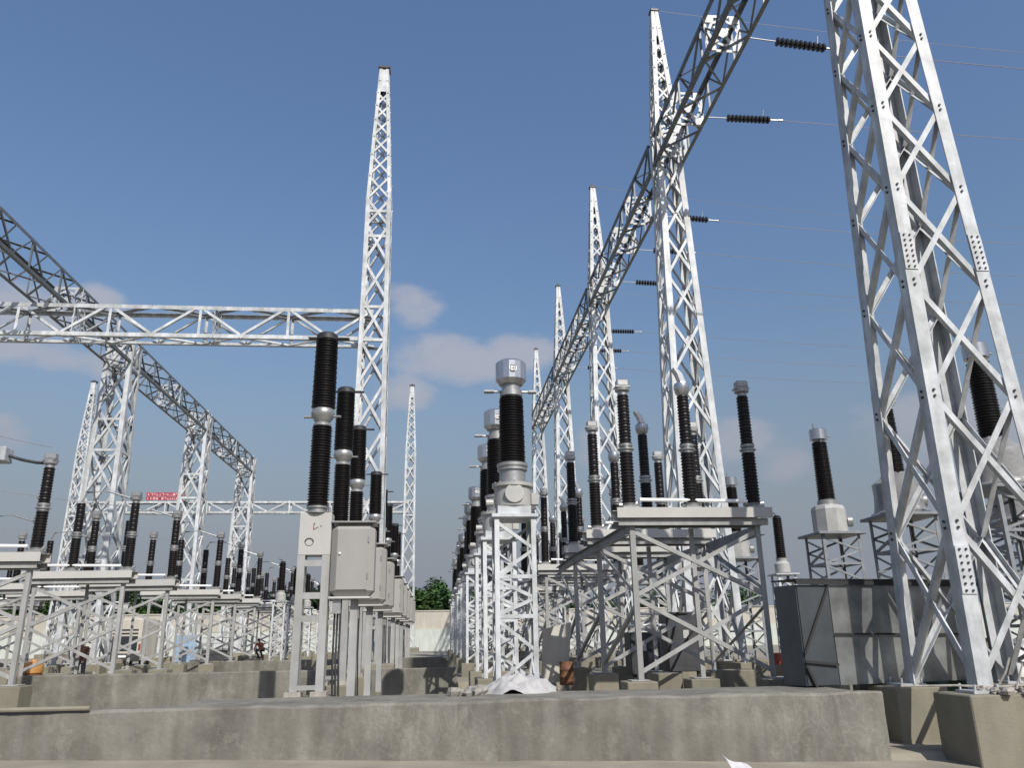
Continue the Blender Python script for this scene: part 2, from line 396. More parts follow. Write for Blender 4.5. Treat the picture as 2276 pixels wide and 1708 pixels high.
def make_tree(label,loc,seed,h=7.6,rx=3.0):
    t=thing('leafy_tree',label,'tree',loc,0,'trees behind the boundary wall')
    rnd=random.Random(seed)
    m=MB(); m.tube([(0,0,0),(.1,0,h*.25),(0,.1,h*.5),(.1,0,h*.75)],[.28,.22,.16,.06],8)
    for i in range(6):
        a=i*1.05+rnd.random(); z=h*(.3+.06*i)
        m.tube([(0,0,z),(math.cos(a)*rx*.35,math.sin(a)*rx*.35,z+h*.12),(math.cos(a)*rx*.65,math.sin(a)*rx*.65,z+h*.2)],[.1,.06,.03],5)
    m.build('trunk',M_trunk,t)
    c=leaf_crown(seed,rx,h*.36,3600,.20).build('crown',M_leaf,t,smooth=0); c.location=(0,0,h*.60)
    return t
tk=[make_tree('',(0,104,0),1,7.6,3.2),make_tree('',(0,104,0),2,8.2,3.0),make_tree('',(0,104,0),3,7.0,3.4)]
tx=[(-5.2,106,2,1.05),(-.4,107,1,1.1),(-2.6,103.5,0,1.05),(1.2,104.5,1,.95),(4.8,105,2,1.0),(-8,106,1,1.0),(-13,105,0,1.1),(-18,106,2,1.1),(-23,104,1,1.0),(-28,105,0,1.0),(-33.5,106,2,1.05),(-38.5,104,1,1.1),(-44,105,0,1.1),(-49,106,2,1.15),(-54,105,1,1.1),(-60,104,0,1.2),(10,106,1,.9),(16,105,0,.9),(22,106,2,.9),(28,105,1,.95),(34,106,0,.95),(40,105,2,1.0)]
tw=['at the left of the open gap above the cream wall','deep in the middle of the open gap','in the open gap between the breaker row and the transformer row','at the right of the open gap behind the cream wall','hidden mostly behind the transformer row','behind the far spire right of the breaker cabinets','behind the slotted breaker post','seen through the slots of the breaker post','left of the slotted breaker post above the cream wall','behind the far small disconnectors','behind the third left lattice column','between the second and third left columns','behind the second left lattice column','behind the white van','left of the white van','furthest left beyond the cream wall','behind the far transformers right of centre','behind the second right gantry column','behind the nearest steel platform','behind the dark control box under the platform','right of the platform above the cream wall','behind the zinc sheet shed']
for i,(x,y,k,s) in enumerate(tx):
    lab='dark green leafy tree '+tw[i]
    o=copy_tree(tk[k],(x,y,.4),lab,rz=i*1.7); s*=1.12; o.scale=(s*1.35,s*1.1,.88*s*(.93+.1*((i*37)%10)/10))
for o in tk:
    for c in list(o.children): bpy.data.objects.remove(c)
    bpy.data.objects.remove(o)

# ------------------------------------------------------------------ lattice towers
def corners(w): return [(-w,-w),(w,-w),(w,w),(-w,w)]
def lattice_tower(name,label,loc,ws,H,peak,a=.2,br=.12,t=.014,ratio=1.08,horiz=(),near=False,group=None,foot=.0,mt=None,cap=True):
    """ws: list of (z, half width) ending at body top; peak: (z_tip, half width) or None"""
    mt=mt or M_galv
    T=thing(name,label,'lattice tower',loc,0,group)
    def W(z):
        for (z0,w0),(z1,w1) in zip(ws,ws[1:]):
            if z<=z1: return w0+(w1-w0)*(z-z0)/(z1-z0)
        return ws[-1][1]
    ztop=ws[-1][0]
    zs=[0.15]
    while True:
        wz=W(zs[-1])*2*ratio
        if zs[-1]+wz*1.4>ztop: break
        zs.append(zs[-1]+wz)
    zs.append(ztop)
    for i in range(4):
        m=MB()
        sx,sy=[(1,1),(-1,1),(-1,-1),(1,-1)][i]
        for (z0,w0),(z1,w1) in zip(ws,ws[1:]):
            c0=corners(w0)[i]; c1=corners(w1)[i]
            m.angle((c0[0],c0[1],z0),(c1[0],c1[1],z1),a,t*1.3,(sx,0,0),(0,sy,0))
        lg=m.build('leg',mt,T)
        if near:
            # splice plates with bolt rows and gusset bolts on the two visible faces
            for zc in near:
                w0=W(zc); c=corners(w0)[i]; sl=(ws[1][1]-ws[0][1])/(ws[1][0]-ws[0][0])
                mp_=MB()
                dz=.42
                def P(zz,off): 
                    cc=corners(W(zz))[i]; return cc[0]+sx*off,cc[1]
                p0=P(zc-dz,a*.5); p1=P(zc+dz,a*.5)
                yo=-.012 if sy>0 else .012
                mp_.bar((p0[0],p0[1]+yo,zc-dz),(p1[0],p1[1]+yo,zc+dz),a*.96,.014,(1,0,0),(0,1,0))
                mp_.build('splice_plate',mt,lg)
                mb=MB()
                for k in range(7):
                    zz=zc-dz*.86+k*dz*1.72/6
                    for ox in (a*.28,a*.72):
                        px,py=P(zz,ox)
                        mb.cyl((px,py+yo*1.6,zz),.021,-.028 if sy>0 else 0,0 if sy>0 else .028,6,(0,1,0))
                mb.build('bolt_row',M_dark,lg)
    # faces
    for f in range(4):
        m=MB()
        nv=[V((0,-1,0)),V((1,0,0)),V((0,1,0)),V((-1,0,0))][f]
        ia,ib=[(0,1),(1,2),(2,3),(3,0)][f]
        for k in range(len(zs)-1):
            z0,z1=zs[k],zs[k+1]
            A0=V((*corners(W(z0))[ia],z0)); B0=V((*corners(W(z0))[ib],z0)); A1=V((*corners(W(z1))[ia],z1)); B1=V((*corners(W(z1))[ib],z1))
            e=(B0-A0).normalized()*a*.45
            for j,(p,q) in enumerate(((A0+e,B1-e),(B0-e,A1+e))):
                off=-nv*(.02+.016*j) if not near else -nv*(.026+.02*j)
                d=(q-p).normalized(); u=d.cross(nv)
                if u.z<0: u=-u
                m.angle(p+off-u*br/2,q+off-u*br/2,br,t*.8,u,-nv)
        for z in horiz:
            A0=V((*corners(W(z))[ia],z)); B0=V((*corners(W(z))[ib],z))
            m.angle(A0-nv*.03,B0-nv*.03,br*1.1,t,(0,0,1),-nv)
        m.build('bracing',mt,T)
        if near:
            g=MB(); gp=MB()
            for k in range(1,len(zs)-1):
                for ii,s_ in ((ia,1),(ib,-1)):
                    c=V((*corners(W(zs[k]))[ii],zs[k])); ed=V((*corners(W(zs[k]))[ib],0))-V((*corners(W(zs[k]))[ia],0)); ed.normalize()
                    for dz in (-.07,.05):
                        q=c+ed*s_*(a*.5)+nv*.004+V((0,0,dz))
                        g.cyl(q,.026,0,.03,6,nv)
            g.build('bolt_row',M_dark,T)
    if peak:
        zt,wt=peak; w0=ws[-1][1]
        m=MB()
        for i in range(4):
            sx,sy=[(1,1),(-1,1),(-1,-1),(1,-1)][i]
            m.angle((*corners(w0)[i],ztop),(*corners(wt)[i],zt),a*.8,t*1.3,(sx,0,0),(0,sy,0))
        z=ztop; k=0; pz=[ztop]
        while z<zt-1.2:
            wz=w0+(wt-w0)*(z-ztop)/(zt-ztop); z+=max(.8,2*wz*1.15); pz.append(min(z,zt-.5))
        for f in range(4):
            nv=[V((0,-1,0)),V((1,0,0)),V((0,1,0)),V((-1,0,0))][f]; ia,ib=[(0,1),(1,2),(2,3),(3,0)][f]
            for z0,z1 in zip(pz,pz[1:]):
                if z1-z0<.3: continue
                g=lambda z:w0+(wt-w0)*(z-ztop)/(zt-ztop)
                A0=V((*corners(g(z0))[ia],z0)); B0=V((*corners(g(z0))[ib],z0)); A1=V((*corners(g(z1))[ia],z1)); B1=V((*corners(g(z1))[ib],z1))
                for j,(p,q) in enumerate(((A0,B1),(B0,A1))):
                    d=(q-p).normalized(); u=d.cross(nv)
                    if u.z<0: u=-u
                    off=-nv*(.02+.014*j)
                    m.angle(p+off-u*br*.4,q+off-u*br*.4,br*.8,t*.8,u,-nv)
        # solid plated top of the spire, like the closed tip in the photo
        g=lambda z:w0+(wt-w0)*(z-ztop)/(zt-ztop)
        zp=zt-1.5
        for f in range(4):
            nv=[V((0,-1,0)),V((1,0,0)),V((0,1,0)),V((-1,0,0))][f]; ia,ib=[(0,1),(1,2),(2,3),(3,0)][f]
            pts=[V((*corners(g(zp))[ia],zp)),V((*corners(g(zp))[ib],zp)),V((*corners(g(zt))[ib],zt)),V((*corners(g(zt))[ia],zt))]
            m.hexa([p-nv*.03 for p in pts]+[p-nv*.042 for p in pts])
        m.build('spire',mt,T)
        m=MB(); m.cbox(-wt*1.25,wt*1.25,-wt*1.25,wt*1.25,zt,zt+.16,.03); m.tube([(0,0,zt+.1),(0,0,zt+.34)],.05,6); m.build('tip_cap',M_dark,T)
    m=MB()
    for c in corners(ws[0][1]):
        m.box(c[0]-a*.9,c[0]+a*.9,c[1]-a*.9,c[1]+a*.9,-.045,.0)
        for dx in (-1,1):
            for dy in (-1,1): m.tube([(c[0]+dx*a*.7,c[1]+dy*a*.7,-.02),(c[0]+dx*a*.7,c[1]+dy*a*.7,.1)],.022,6)
    m.build('base_plate',M_galvD,T)
    if foot:
        for c in corners(ws[0][1]):
            m=MB(); m.cbox(c[0]-foot,c[0]+foot,c[1]-foot,c[1]+foot,-1.3,-.047,.02); m.build('footing',M_pad,T)
    return T

TX=10.3; Tz0=1.0
wsT=[(0,1.10),(7,.93),(14,.75),(20.6,.58),(23.3,.55)]
TY=[14.75,30.9,47,63.1,79.2]
TG='columns of the right hand lattice gantry'
T0=lattice_tower('gantry_tower','huge white lattice tower leaning into the right edge, nearest to the viewer',(TX,TY[0],Tz0),wsT,30.1,(30.1,.17),a=.285,br=.115,t=.02,ratio=1.22,near=(2.0,8.4,16.0),group=TG,foot=.52,mt=M_galvN)
T1=lattice_tower('gantry_tower','tall white lattice tower with spire behind the nearest steel platform',(TX,TY[1],Tz0),wsT,30.1,(30.1,.17),a=.26,br=.115,t=.018,ratio=1.4,group=TG,foot=.5)
for i,l in ((2,'third right gantry tower, spire between the tall second tower and the grey capped transformer'),(3,'fourth right gantry tower, slim spire just left of the third one'),(4,'farthest right gantry tower, small spire beside the grey capped transformer head')):
    copy_tree(T1,(TX,TY[i],Tz0),l)
wsC=[(0,.86),(8,.74),(16,.66),(22,.62)]
GC='peaked columns of the cross gantries'
C0=lattice_tower('gantry_tower','tall white lattice tower left of centre standing behind the black breaker poles',(-3.12,36.2,Tz0),wsC,30.2,(30.2,.25),a=.21,br=.13,t=.016,ratio=1.55,horiz=(14.4,16.1,19.9,21.3),group=GC,foot=.5)
copy_tree(C0,(-3.2,93,Tz0),'far slim white spire tower right of the breaker cabinets')
copy_tree(C0,(-40.3,93,Tz0),'far leaning white spire tower near the left edge')
wsL=[(0,1.05),(8,.9),(16.3,.76),(18.1,.74)]
GL='flat topped columns of the left gantry'
L1=lattice_tower('gantry_column','broad pale lattice column under the crossing of the two left beams',(-18.5,46,Tz0),wsL,18,None,a=.24,br=.13,t=.016,ratio=1.45,horiz=(5.2,11.2,13,16.2),group=GL,foot=.5)
copy_tree(L1,(-18.5,62,Tz0),'middle pale lattice column carrying the dark left beam')
copy_tree(L1,(-18.5,78.2,Tz0),'farthest pale lattice column at the end of the dark left beam')

# ------------------------------------------------------------------ lattice beams
def lattice_beam(label,loc,rz,Lg,w,h,a,br,npan,mt,group=None,diaph=(),verts=False,t=.014):
    """along local +X from 0..Lg; width in y, height in z"""
    B=thing('lattice_beam',label,'lattice beam',loc,rz,group)
    for sy in (-1,1):
        for sz in (0,1):
            m=MB(); m.angle((0,sy*w/2,sz*h),(Lg,sy*w/2,sz*h),a,t,(0,-sy,0),(0,0,1 if sz==0 else -1)); m.build('chord',mt,B)
    px=[Lg*i/npan for i in range(npan+1)]
    for face in range(4):
        m=MB()
        for i in range(npan):
            x0,x1=px[i],px[i+1]
            fl=i%2
            if face<2:
                sy=(-1,1)[face]; y=sy*(w/2-.012)
                p,q=((x0,y,a*.4),(x1,y,h-a*.4)) if fl else ((x0,y,h-a*.4),(x1,y,a*.4))
                m.angle(p,q,br,t*.7,V((q[0]-p[0],0,q[2]-p[2])).cross(V((0,1,0))),(0,-sy,0))
                if verts and i%2==0: m.angle((x0+.03,y,0),(x0+.03,y,h),br,t*.7,(1,0,0),(0,-sy,0))
            else:
                z=.014 if face==2 else h-.014; sz=1 if face==2 else -1
                p,q=((x0,-w/2+a*.4,z),(x1,w/2-a*.4,z)) if fl else ((x0,w/2-a*.4,z),(x1,-w/2+a*.4,z))
                m.angle(p,q,br,t*.7,V((q[0]-p[0],q[1]-p[1],0)).cross(V((0,0,1))),(0,0,sz))
        m.build('bracing',mt,B)
    for x in diaph:
        m=MB(); hw=w/2-.03
        pts=[(-hw,.03),(hw,.03),(hw,h-.03),(-hw,h-.03)]
        for i in range(4):
            p,q=pts[i],pts[(i+1)%4]
            m.bar((x,p[0],p[1]),(x,q[0],q[1]),.11,.02,V((0,p[1]-q[1],q[0]-p[0])),(1,0,0))
        m.bar((x+.02,*pts[0]),(x+.02,*pts[2]),.13,.02,(0,-1,1),(1,0,0)); m.bar((x+.05,*pts[1]),(x+.05,*pts[3]),.13,.02,(0,1,1),(1,0,0))
        for cx,cz in ((-hw+.16,.18),(hw-.16,.18),(hw-.16,h-.18),(-hw+.16,h-.18)):
            m.box(x-.045,x-.03,cx-.17,cx+.17,cz-.17,cz+.17)
        for k in range(8):
            a0,a1=k*math.pi/4,(k+1)*math.pi/4; rr=h*.36
            m.bar((x-.05,rr*math.cos(a0),h/2+rr*math.sin(a0)),(x-.05,rr*math.cos(a1),h/2+rr*math.sin(a1)),.10,.02,(0,math.cos(a0+.39),math.sin(a0+.39)),(1,0,0))
        m.cyl((x-.055,0,h/2),.22,0,.02,10,(1,0,0))
        m.build('diaphragm',M_galv,B)
    return B
TBz=22.35
TB='spans of the right hand gantry beam'
dph=(2.3,4.6,7.75,9.0,12.6,14.3)
TYb=[14.75,30.9,47,63.1]
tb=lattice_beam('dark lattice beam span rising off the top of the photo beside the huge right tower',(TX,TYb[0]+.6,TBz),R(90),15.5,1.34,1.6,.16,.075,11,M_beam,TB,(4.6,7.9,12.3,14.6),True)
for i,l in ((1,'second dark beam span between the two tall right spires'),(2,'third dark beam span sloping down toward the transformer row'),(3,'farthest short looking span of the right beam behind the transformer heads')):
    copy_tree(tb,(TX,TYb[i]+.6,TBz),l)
lattice_beam('long white lattice beam crossing the left half in front of the spire tower',(-40.3+.7,36.2,15.45),0,36.45,1.15,1.58,.19,.12,18,M_galv,'cross gantry beams',(7.8,16.5,22.8,29.1),True)
lattice_beam('far white lattice beam low on the left between two distant spires',(-40.3+.6,93,15.75),0,36.5,1.2,1.35,.2,.15,16,M_galv,'cross gantry beams',(8,18.2,28),True)
LB='spans of the dark left gantry beam'
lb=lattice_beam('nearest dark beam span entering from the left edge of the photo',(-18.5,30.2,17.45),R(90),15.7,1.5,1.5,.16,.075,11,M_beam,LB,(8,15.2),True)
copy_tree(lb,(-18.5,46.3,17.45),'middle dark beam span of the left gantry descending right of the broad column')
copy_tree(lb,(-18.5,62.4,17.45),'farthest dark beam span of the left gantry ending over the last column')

# ------------------------------------------------------------------ insulators
def shed_profile(z0,z1,rc0,Rs0,rc1,Rs1,pitch=.075):
    n=max(3,round((z1-z0)/pitch)); p=(z1-z0)/n; out=[(rc0*.98,z0)]
    for i in range(n):
        k=i/(n-1); rc=rc0+(rc1-rc0)*k; Rr=Rs0+(Rs1-Rs0)*k
        if i%2: Rr=rc+(Rr-rc)*.82
        z=z0+i*p
        out+=[(rc,z+.08*p),(Rr,z+.34*p),(Rr,z+.46*p),(rc,z+.80*p)]
    out.append((rc1*.98,z1)); return out

# ------------------------------------------------------------------ current transformers (central row)
def lattice_stand(T,hw,z1,sec,a,br,mt,hd=None):
    hd=hd or hw
    for i,(x,y) in enumerate(((-hw,-hd),(hw,-hd),(hw,hd),(-hw,hd))):
        m=MB(); m.angle((x,y,0),(x,y,z1),a,.012,(-x,0,0),(0,-y,0)); m.build('leg',mt,T)
    m=MB()
    for f in range(4):
        for k in range(len(sec)-1):
            z0,z2=sec[k],sec[k+1]; zm=z0+(z2-z0)*.5
            def P(s,z,o=.014):
                if f==0: return V((s*(hw-a*.4),-hd+o,z))
                if f==1: return V((hw-o,s*(hd-a*.4),z))
                if f==2: return V((-s*(hw-a*.4),hd-o,z))
                return V((-hw+o,-s*(hd-a*.4),z))
            nv=[V((0,-1,0)),V((1,0,0)),V((0,1,0)),V((-1,0,0))][f]
            for (p,q) in ((P(-1,z2-.03),P(1,zm)),(P(1,zm),P(-1,z0+.06))):
                u=(q-p).cross(nv).normalized()
                if u.z<0:u=-u
                m.angle(p-u*br/2,q-u*br/2,br,.008,u,-nv)
            if k: 
                m.angle(P(-1.05,z0,.002),P(1.05,z0,.002),br*1.1,.008,(0,0,1),-nv)
    m.build('bracing',mt,T)
def make_ct(label,loc):
    T=thing('current_transformer',label,'transformer',loc,0,'current transformers in the central row')
    lattice_stand(T,.44,3.42,[.05,1.35,2.15,3.36],.10,.07,M_galv)
    m=MB(); m.cbox(-.5,.5,-.5,.5,3.42,3.5,.01); m.box(-.36,.36,-.36,.36,3.5,3.68); m.build('top_plate',M_galvD,T)
    m=MB(); m.lathe([(.34,3.66),(.405,3.70),(.405,4.12),(.46,4.13),(.46,4.2),(.36,4.22)],(0,0,0),28); tk_=m.build('tank',M_tank,T)
    m=MB(); m.cyl((0,-.40,3.95),.21,0,.035,20,(0,-1,0),.008); m.build('round_cover',M_tank,tk_)
    m=MB()
    for k in range(16):
        a=k*math.pi/8; m.cyl((.435*math.cos(a),.435*math.sin(a),4.19),.02,0,.04,6)
    m.build('bolt_row',M_alu,tk_)
    m=MB(); m.box(.40,.56,-.12,.12,3.75,4.0); m.cyl((-.43,0,3.8),.08,0,.16,10,(-1,0,0)); m.build('terminal_box',M_tank,tk_)
    m=MB(); m.lathe([(.29,4.2),(.29,4.5),(.335,4.51),(.335,4.55),(.31,4.56),(.345,4.60),(.345,4.66),(.3,4.68)],(0,0,0),28); m.build('neck',M_alu,T)
    m=MB()
    m.lathe(shed_profile(4.68,6.22,.262,.305,.235,.28,.06),(0,0,0),28); m.build('insulator',M_ins,T)
    m=MB(); m.lathe([(.2,6.2),(.26,6.24),(.26,6.36),(.21,6.38),(.21,6.5),(.27,6.52)],(0,0,0),24); m.build('head_base',M_alu,T)
    m=MB(); m.lathe([(.27,6.52),(.355,6.62),(.355,7.03),(.30,7.08),(.12,7.11)],(0,0,0),16); hd=m.build('head',M_cap,T,smooth=12)
    m=MB(); m.lathe([(.09,0),(.09,.012)],(.02,-.352,6.83),18,(0,-1,0)); m.build('emblem_plate',M_white,hd)
    m=MB()
    for (x,z,w_,h_) in ((-.035,6.83,.012,.12),(.08,6.84,.012,.09),(.02,6.90,.10,.016),(.02,6.76,.09,.022),(.02,6.83,.05,.014),(.045,6.86,.012,.05),(.045,6.80,.012,.05)):
        m.box(x-w_/2,x+w_/2,-.372,-.3665,z-h_/2,z+h_/2)
    m.build('emblem_mark',M_ink,hd)
    m=MB()
    m.cyl((-.2,0,6.36),.028,0,.42,10,(-1,0,0)); m.box(-.62,-.40,-.09,.09,6.34,6.38)
    m.cyl((.2,0,6.36),.028,0,.36,10,(1,0,0)); m.box(.40,.58,-.09,.09,6.34,6.38); m.build('terminal_arm',M_alu,T)
    m=MB(); m.cbox(-.62,.62,-.62,.62,-1.0,-.003,.02); m.build('footing',M_pad,T)
    return T
CTX=1.66
ct=make_ct('nearest black and grey transformer with drum head, wrapped in white film at its foot',(CTX,17.4,1.0))
ctl=['second drum headed transformer, half hidden behind the film wrapped one','third transformer down the central row','fourth transformer down the central row','fifth transformer down the central row','sixth transformer down the central row','seventh transformer down the central row','eighth transformer down the central row','ninth transformer down the central row','tenth transformer down the central row','eleventh and farthest transformer visible in the central row']
yy=[21.6,25.8,33.6,37.8,42,49.8,54,58.2,66,70.2]
for l,y in zip(ctl,yy): copy_tree(ct,(CTX,y,1.0),l)

# ------------------------------------------------------------------ breaker poles (left of centre)
def make_cb(label,loc):
    T=thing('circuit_breaker',label,'circuit breaker',loc,0,'breaker poles left of centre')
    # slotted front post
    for sx in (-1,1):
        m=MB(); m.channel((sx*.255,0,0),(sx*.255,0,2.69),.155,.22,.012,(1,0,0),(0,1,0)); m.build('leg',M_stand,T)
    m=MB()
    for z in (.03,1.34,1.8,2.46): m.box(-.178,.178,.004,.03,z,z+(.13 if z>.1 else .09))
    m.build('rung',M_stand,T)
    m=MB(); m.cbox(-.333,.333,-.004,.46,2.69,3.58,.008); pl=m.build('mounting_box',M_plate,T)
    # scribbled mark and dark stain-like mark on the plate
    m=MB()
    for p,q in (((-.03,3.36),(-.035,3.22)),((-.035,3.22),(.03,3.26)),((.03,3.26),(.06,3.275)),((-.03,3.36),(-.01,3.33)),((.10,3.29),(.14,3.30))):
        m.bar((p[0],-.007,p[1]),(q[0],-.007,q[1]),.014,.004,(0,0,1) if abs(p[0]-q[0])>.02 else (1,0,0),(0,1,0))
    m.build('scribble_mark',M_inkr,pl)
    m=MB()
    for k in range(20):
        a=k*math.pi/10; b=(k+1)*math.pi/10; th=.03 if k<10 else .012
        m.bar((-.11+.085*math.cos(a),-.007,2.96+.075*math.sin(a)),(-.11+.085*math.cos(b),-.007,2.96+.075*math.sin(b)),th,.004,(math.cos((a+b)/2),0,math.sin((a+b)/2)),(0,1,0))
    m.build('ring_mark',M_ink,pl)
    m=MB()
    for sx in (-1,1): m.channel((sx*.255,.5,0),(sx*.255,.5,2.69),.10,.08,.01,(1,0,0),(0,-1,0))
    m.build('rear_leg',M_stand,T)
    m=MB(); m.cbox(-.5,.5,-.35,.85,-.95,-.1,.02); m.build('footing',M_pad,T)
    m=MB()
    for sx in (-1,1): m.box(sx*.255-.16,sx*.255+.16,-.1,.34,-.1,-.002)
    m.build('base_plate',M_stone,T)
    # mechanism cabinet
    m=MB(); m.cbox(.345,1.255,.0,.66,1.84,3.36,.12); cb=m.build('cabinet',M_cab,T)
    m=MB(); m.cbox(.33,1.275,-.03,.68,3.362,3.40,.012); m.build('lid',M_cab,cb)
    m=MB(); m.cbox(.475,1.125,-.022,-.002,1.97,3.23,.008); m.build('door',M_cab,cb)
    m=MB(); m.cbox(.345,1.2,-.03,.62,1.79,1.838,.01); m.build('sill',M_plate,cb)
    m=MB(); m.cyl((.54,-.022,2.72),.028,0,.03,12,(0,-1,0),.006); m.build('door_knob',M_white,cb)
    m=MB(); m.box(.43,.6,.06,.10,1.5,1.785); m.build('cable_gland_plate',M_alu,cb)
    m=MB()
    for x in (.47,.53,.59): m.tube([(x,.2,1.79),(x,.2,.6),(x+.04,.22,-.5)],.022,8)
    m.build('conduit',M_dark,cb)
    m=MB(); m.cyl((1.13,-.03,2.2),.014,0,.12,8); m.cyl((1.13,-.03,2.95),.014,0,.12,8); m.build('hinge',M_alu,cb)
    m=MB(); m.channel((.86,.2,-.55),(.86,.2,1.788),.16,.12,.01,(1,0,0),(0,1,0)); m.build('cabinet_leg',M_stand,T)
    m=MB(); m.lathe([(.25,3.58),(.25,3.62),(.2,3.63),(.2,3.68),(.235,3.69),(.235,3.73)],(0,.16,0),22)
    m.tube([(.26,.16,3.6),(.26,.16,3.72)],.03,8); m.build('insulator_flange',M_alu,T)
    m=MB(); m.lathe(shed_profile(3.73,5.52,.195,.235,.185,.225,.06),(0,.16,0),26); m.build('support_insulator',M_ins,T)
    m=MB(); m.lathe([(.2,5.52),(.2,5.56),(.16,5.6),(.25,5.75),(.26,5.82),(.24,5.9),(.19,5.95)],(0,.16,0),26)
    m.box(-.42,-.22,.1,.22,5.72,5.745); m.box(.22,.40,.1,.22,5.74,5.765); m.build('joint',M_alu,T)
    m=MB(); m.lathe(shed_profile(5.94,7.55,.23,.27,.21,.252,.06),(0,.16,0),26); m.build('interrupter',M_ins,T)
    m=MB(); m.lathe([(.22,7.55),(.24,7.57),(.24,7.68),(.2,7.72),(.1,7.74)],(0,.16,0),24); m.box(-.42,.5,.09,.23,7.60,7.63); m.build('top_terminal',M_dark,T)
    return T
CBX=-2.57
cb=make_cb('nearest breaker pole with slotted post and big grey cabinet, left of centre',(CBX,17.3,1.0))
cbl=['second breaker pole just behind the slotted post','third breaker pole, lowest black stack beside the white spire tower','fourth breaker pole beside the spire tower base','fifth breaker pole behind the spire tower','sixth breaker pole behind the spire tower','seventh breaker pole, far right of the spire tower','eighth and last breaker pole in view']
for l,y in zip(cbl,[21.5,25.7,33.4,37.6,41.8,49.5,53.7]): copy_tree(cb,(CBX,y,1.0),l)

# ------------------------------------------------------------------ disconnectors (right hand platforms)
def stack(T,x,y,z0,zt,r0,r1,cap,pitch=.08,units=2,mi=None):
    mi=mi or M_ins
    g=MB(); g.lathe([(.16,z0),(.2,z0+.02),(.2,z0+.06),(r0*.8,z0+.1),(r0*.95,z0+.14)],(x,y,0),16)
    hz=(zt-z0-.14)
    zm=z0+.14+hz*.5
    ins=MB(); ins.lathe(shed_profile(z0+.14,zm-.12,r0*.85,r0,r0*.82,r0*.97,pitch),(x,y,0),20)
    g.lathe([(r0*.9,zm-.12),(r0*.9,zm-.06),(r0*1.15,zm-.05),(r0*1.15,zm-.02),(r1*.8,zm),(r1*1.1,zm+.05),(r1*1.1,zm+.10)],(x,y,0),16)
    ins.lathe(shed_profile(zm+.10,zt,r1*.85,r1,r1*.82,r1*.97,pitch),(x,y,0),20)
    s=ins.build('insulator',mi,T); g.build('fitting',M_alu,s)
    c=MB()
    if cap=='drum':
        c.lathe([(r1*.75,zt),(r1*.75,zt+.08),(r1*1.15,zt+.11),(r1*1.2,zt+.2)],(x,y,0),16); c.box(x-.2,x+.17,y-.15,y+.15,zt+.2,zt+.23)
        c.cbox(x-.16,x+.16,y-.12,y+.12,zt+.23,zt+.42,.03)
        c.build('terminal_head',M_alu,s)
    elif cap=='hood':
        c.lathe([(r1*.75,zt),(r1*1.05,zt+.06),(r1*1.3,zt+.2),(r1*1.2,zt+.32),(r1*.4,zt+.42)],(x,y,0),16)
        c.prism((x-.02,y-.13,zt+.15),(x-.02,y+.13,zt+.15),[(0,-.02),(.0,.06),(.22,.10),(.45,.02),(.62,-.14),(.60,-.2),(.42,-.10),(.22,-.04)],(0,0,1),(1,0,0))
        c.build('contact_hood',M_cap,s)
    return s
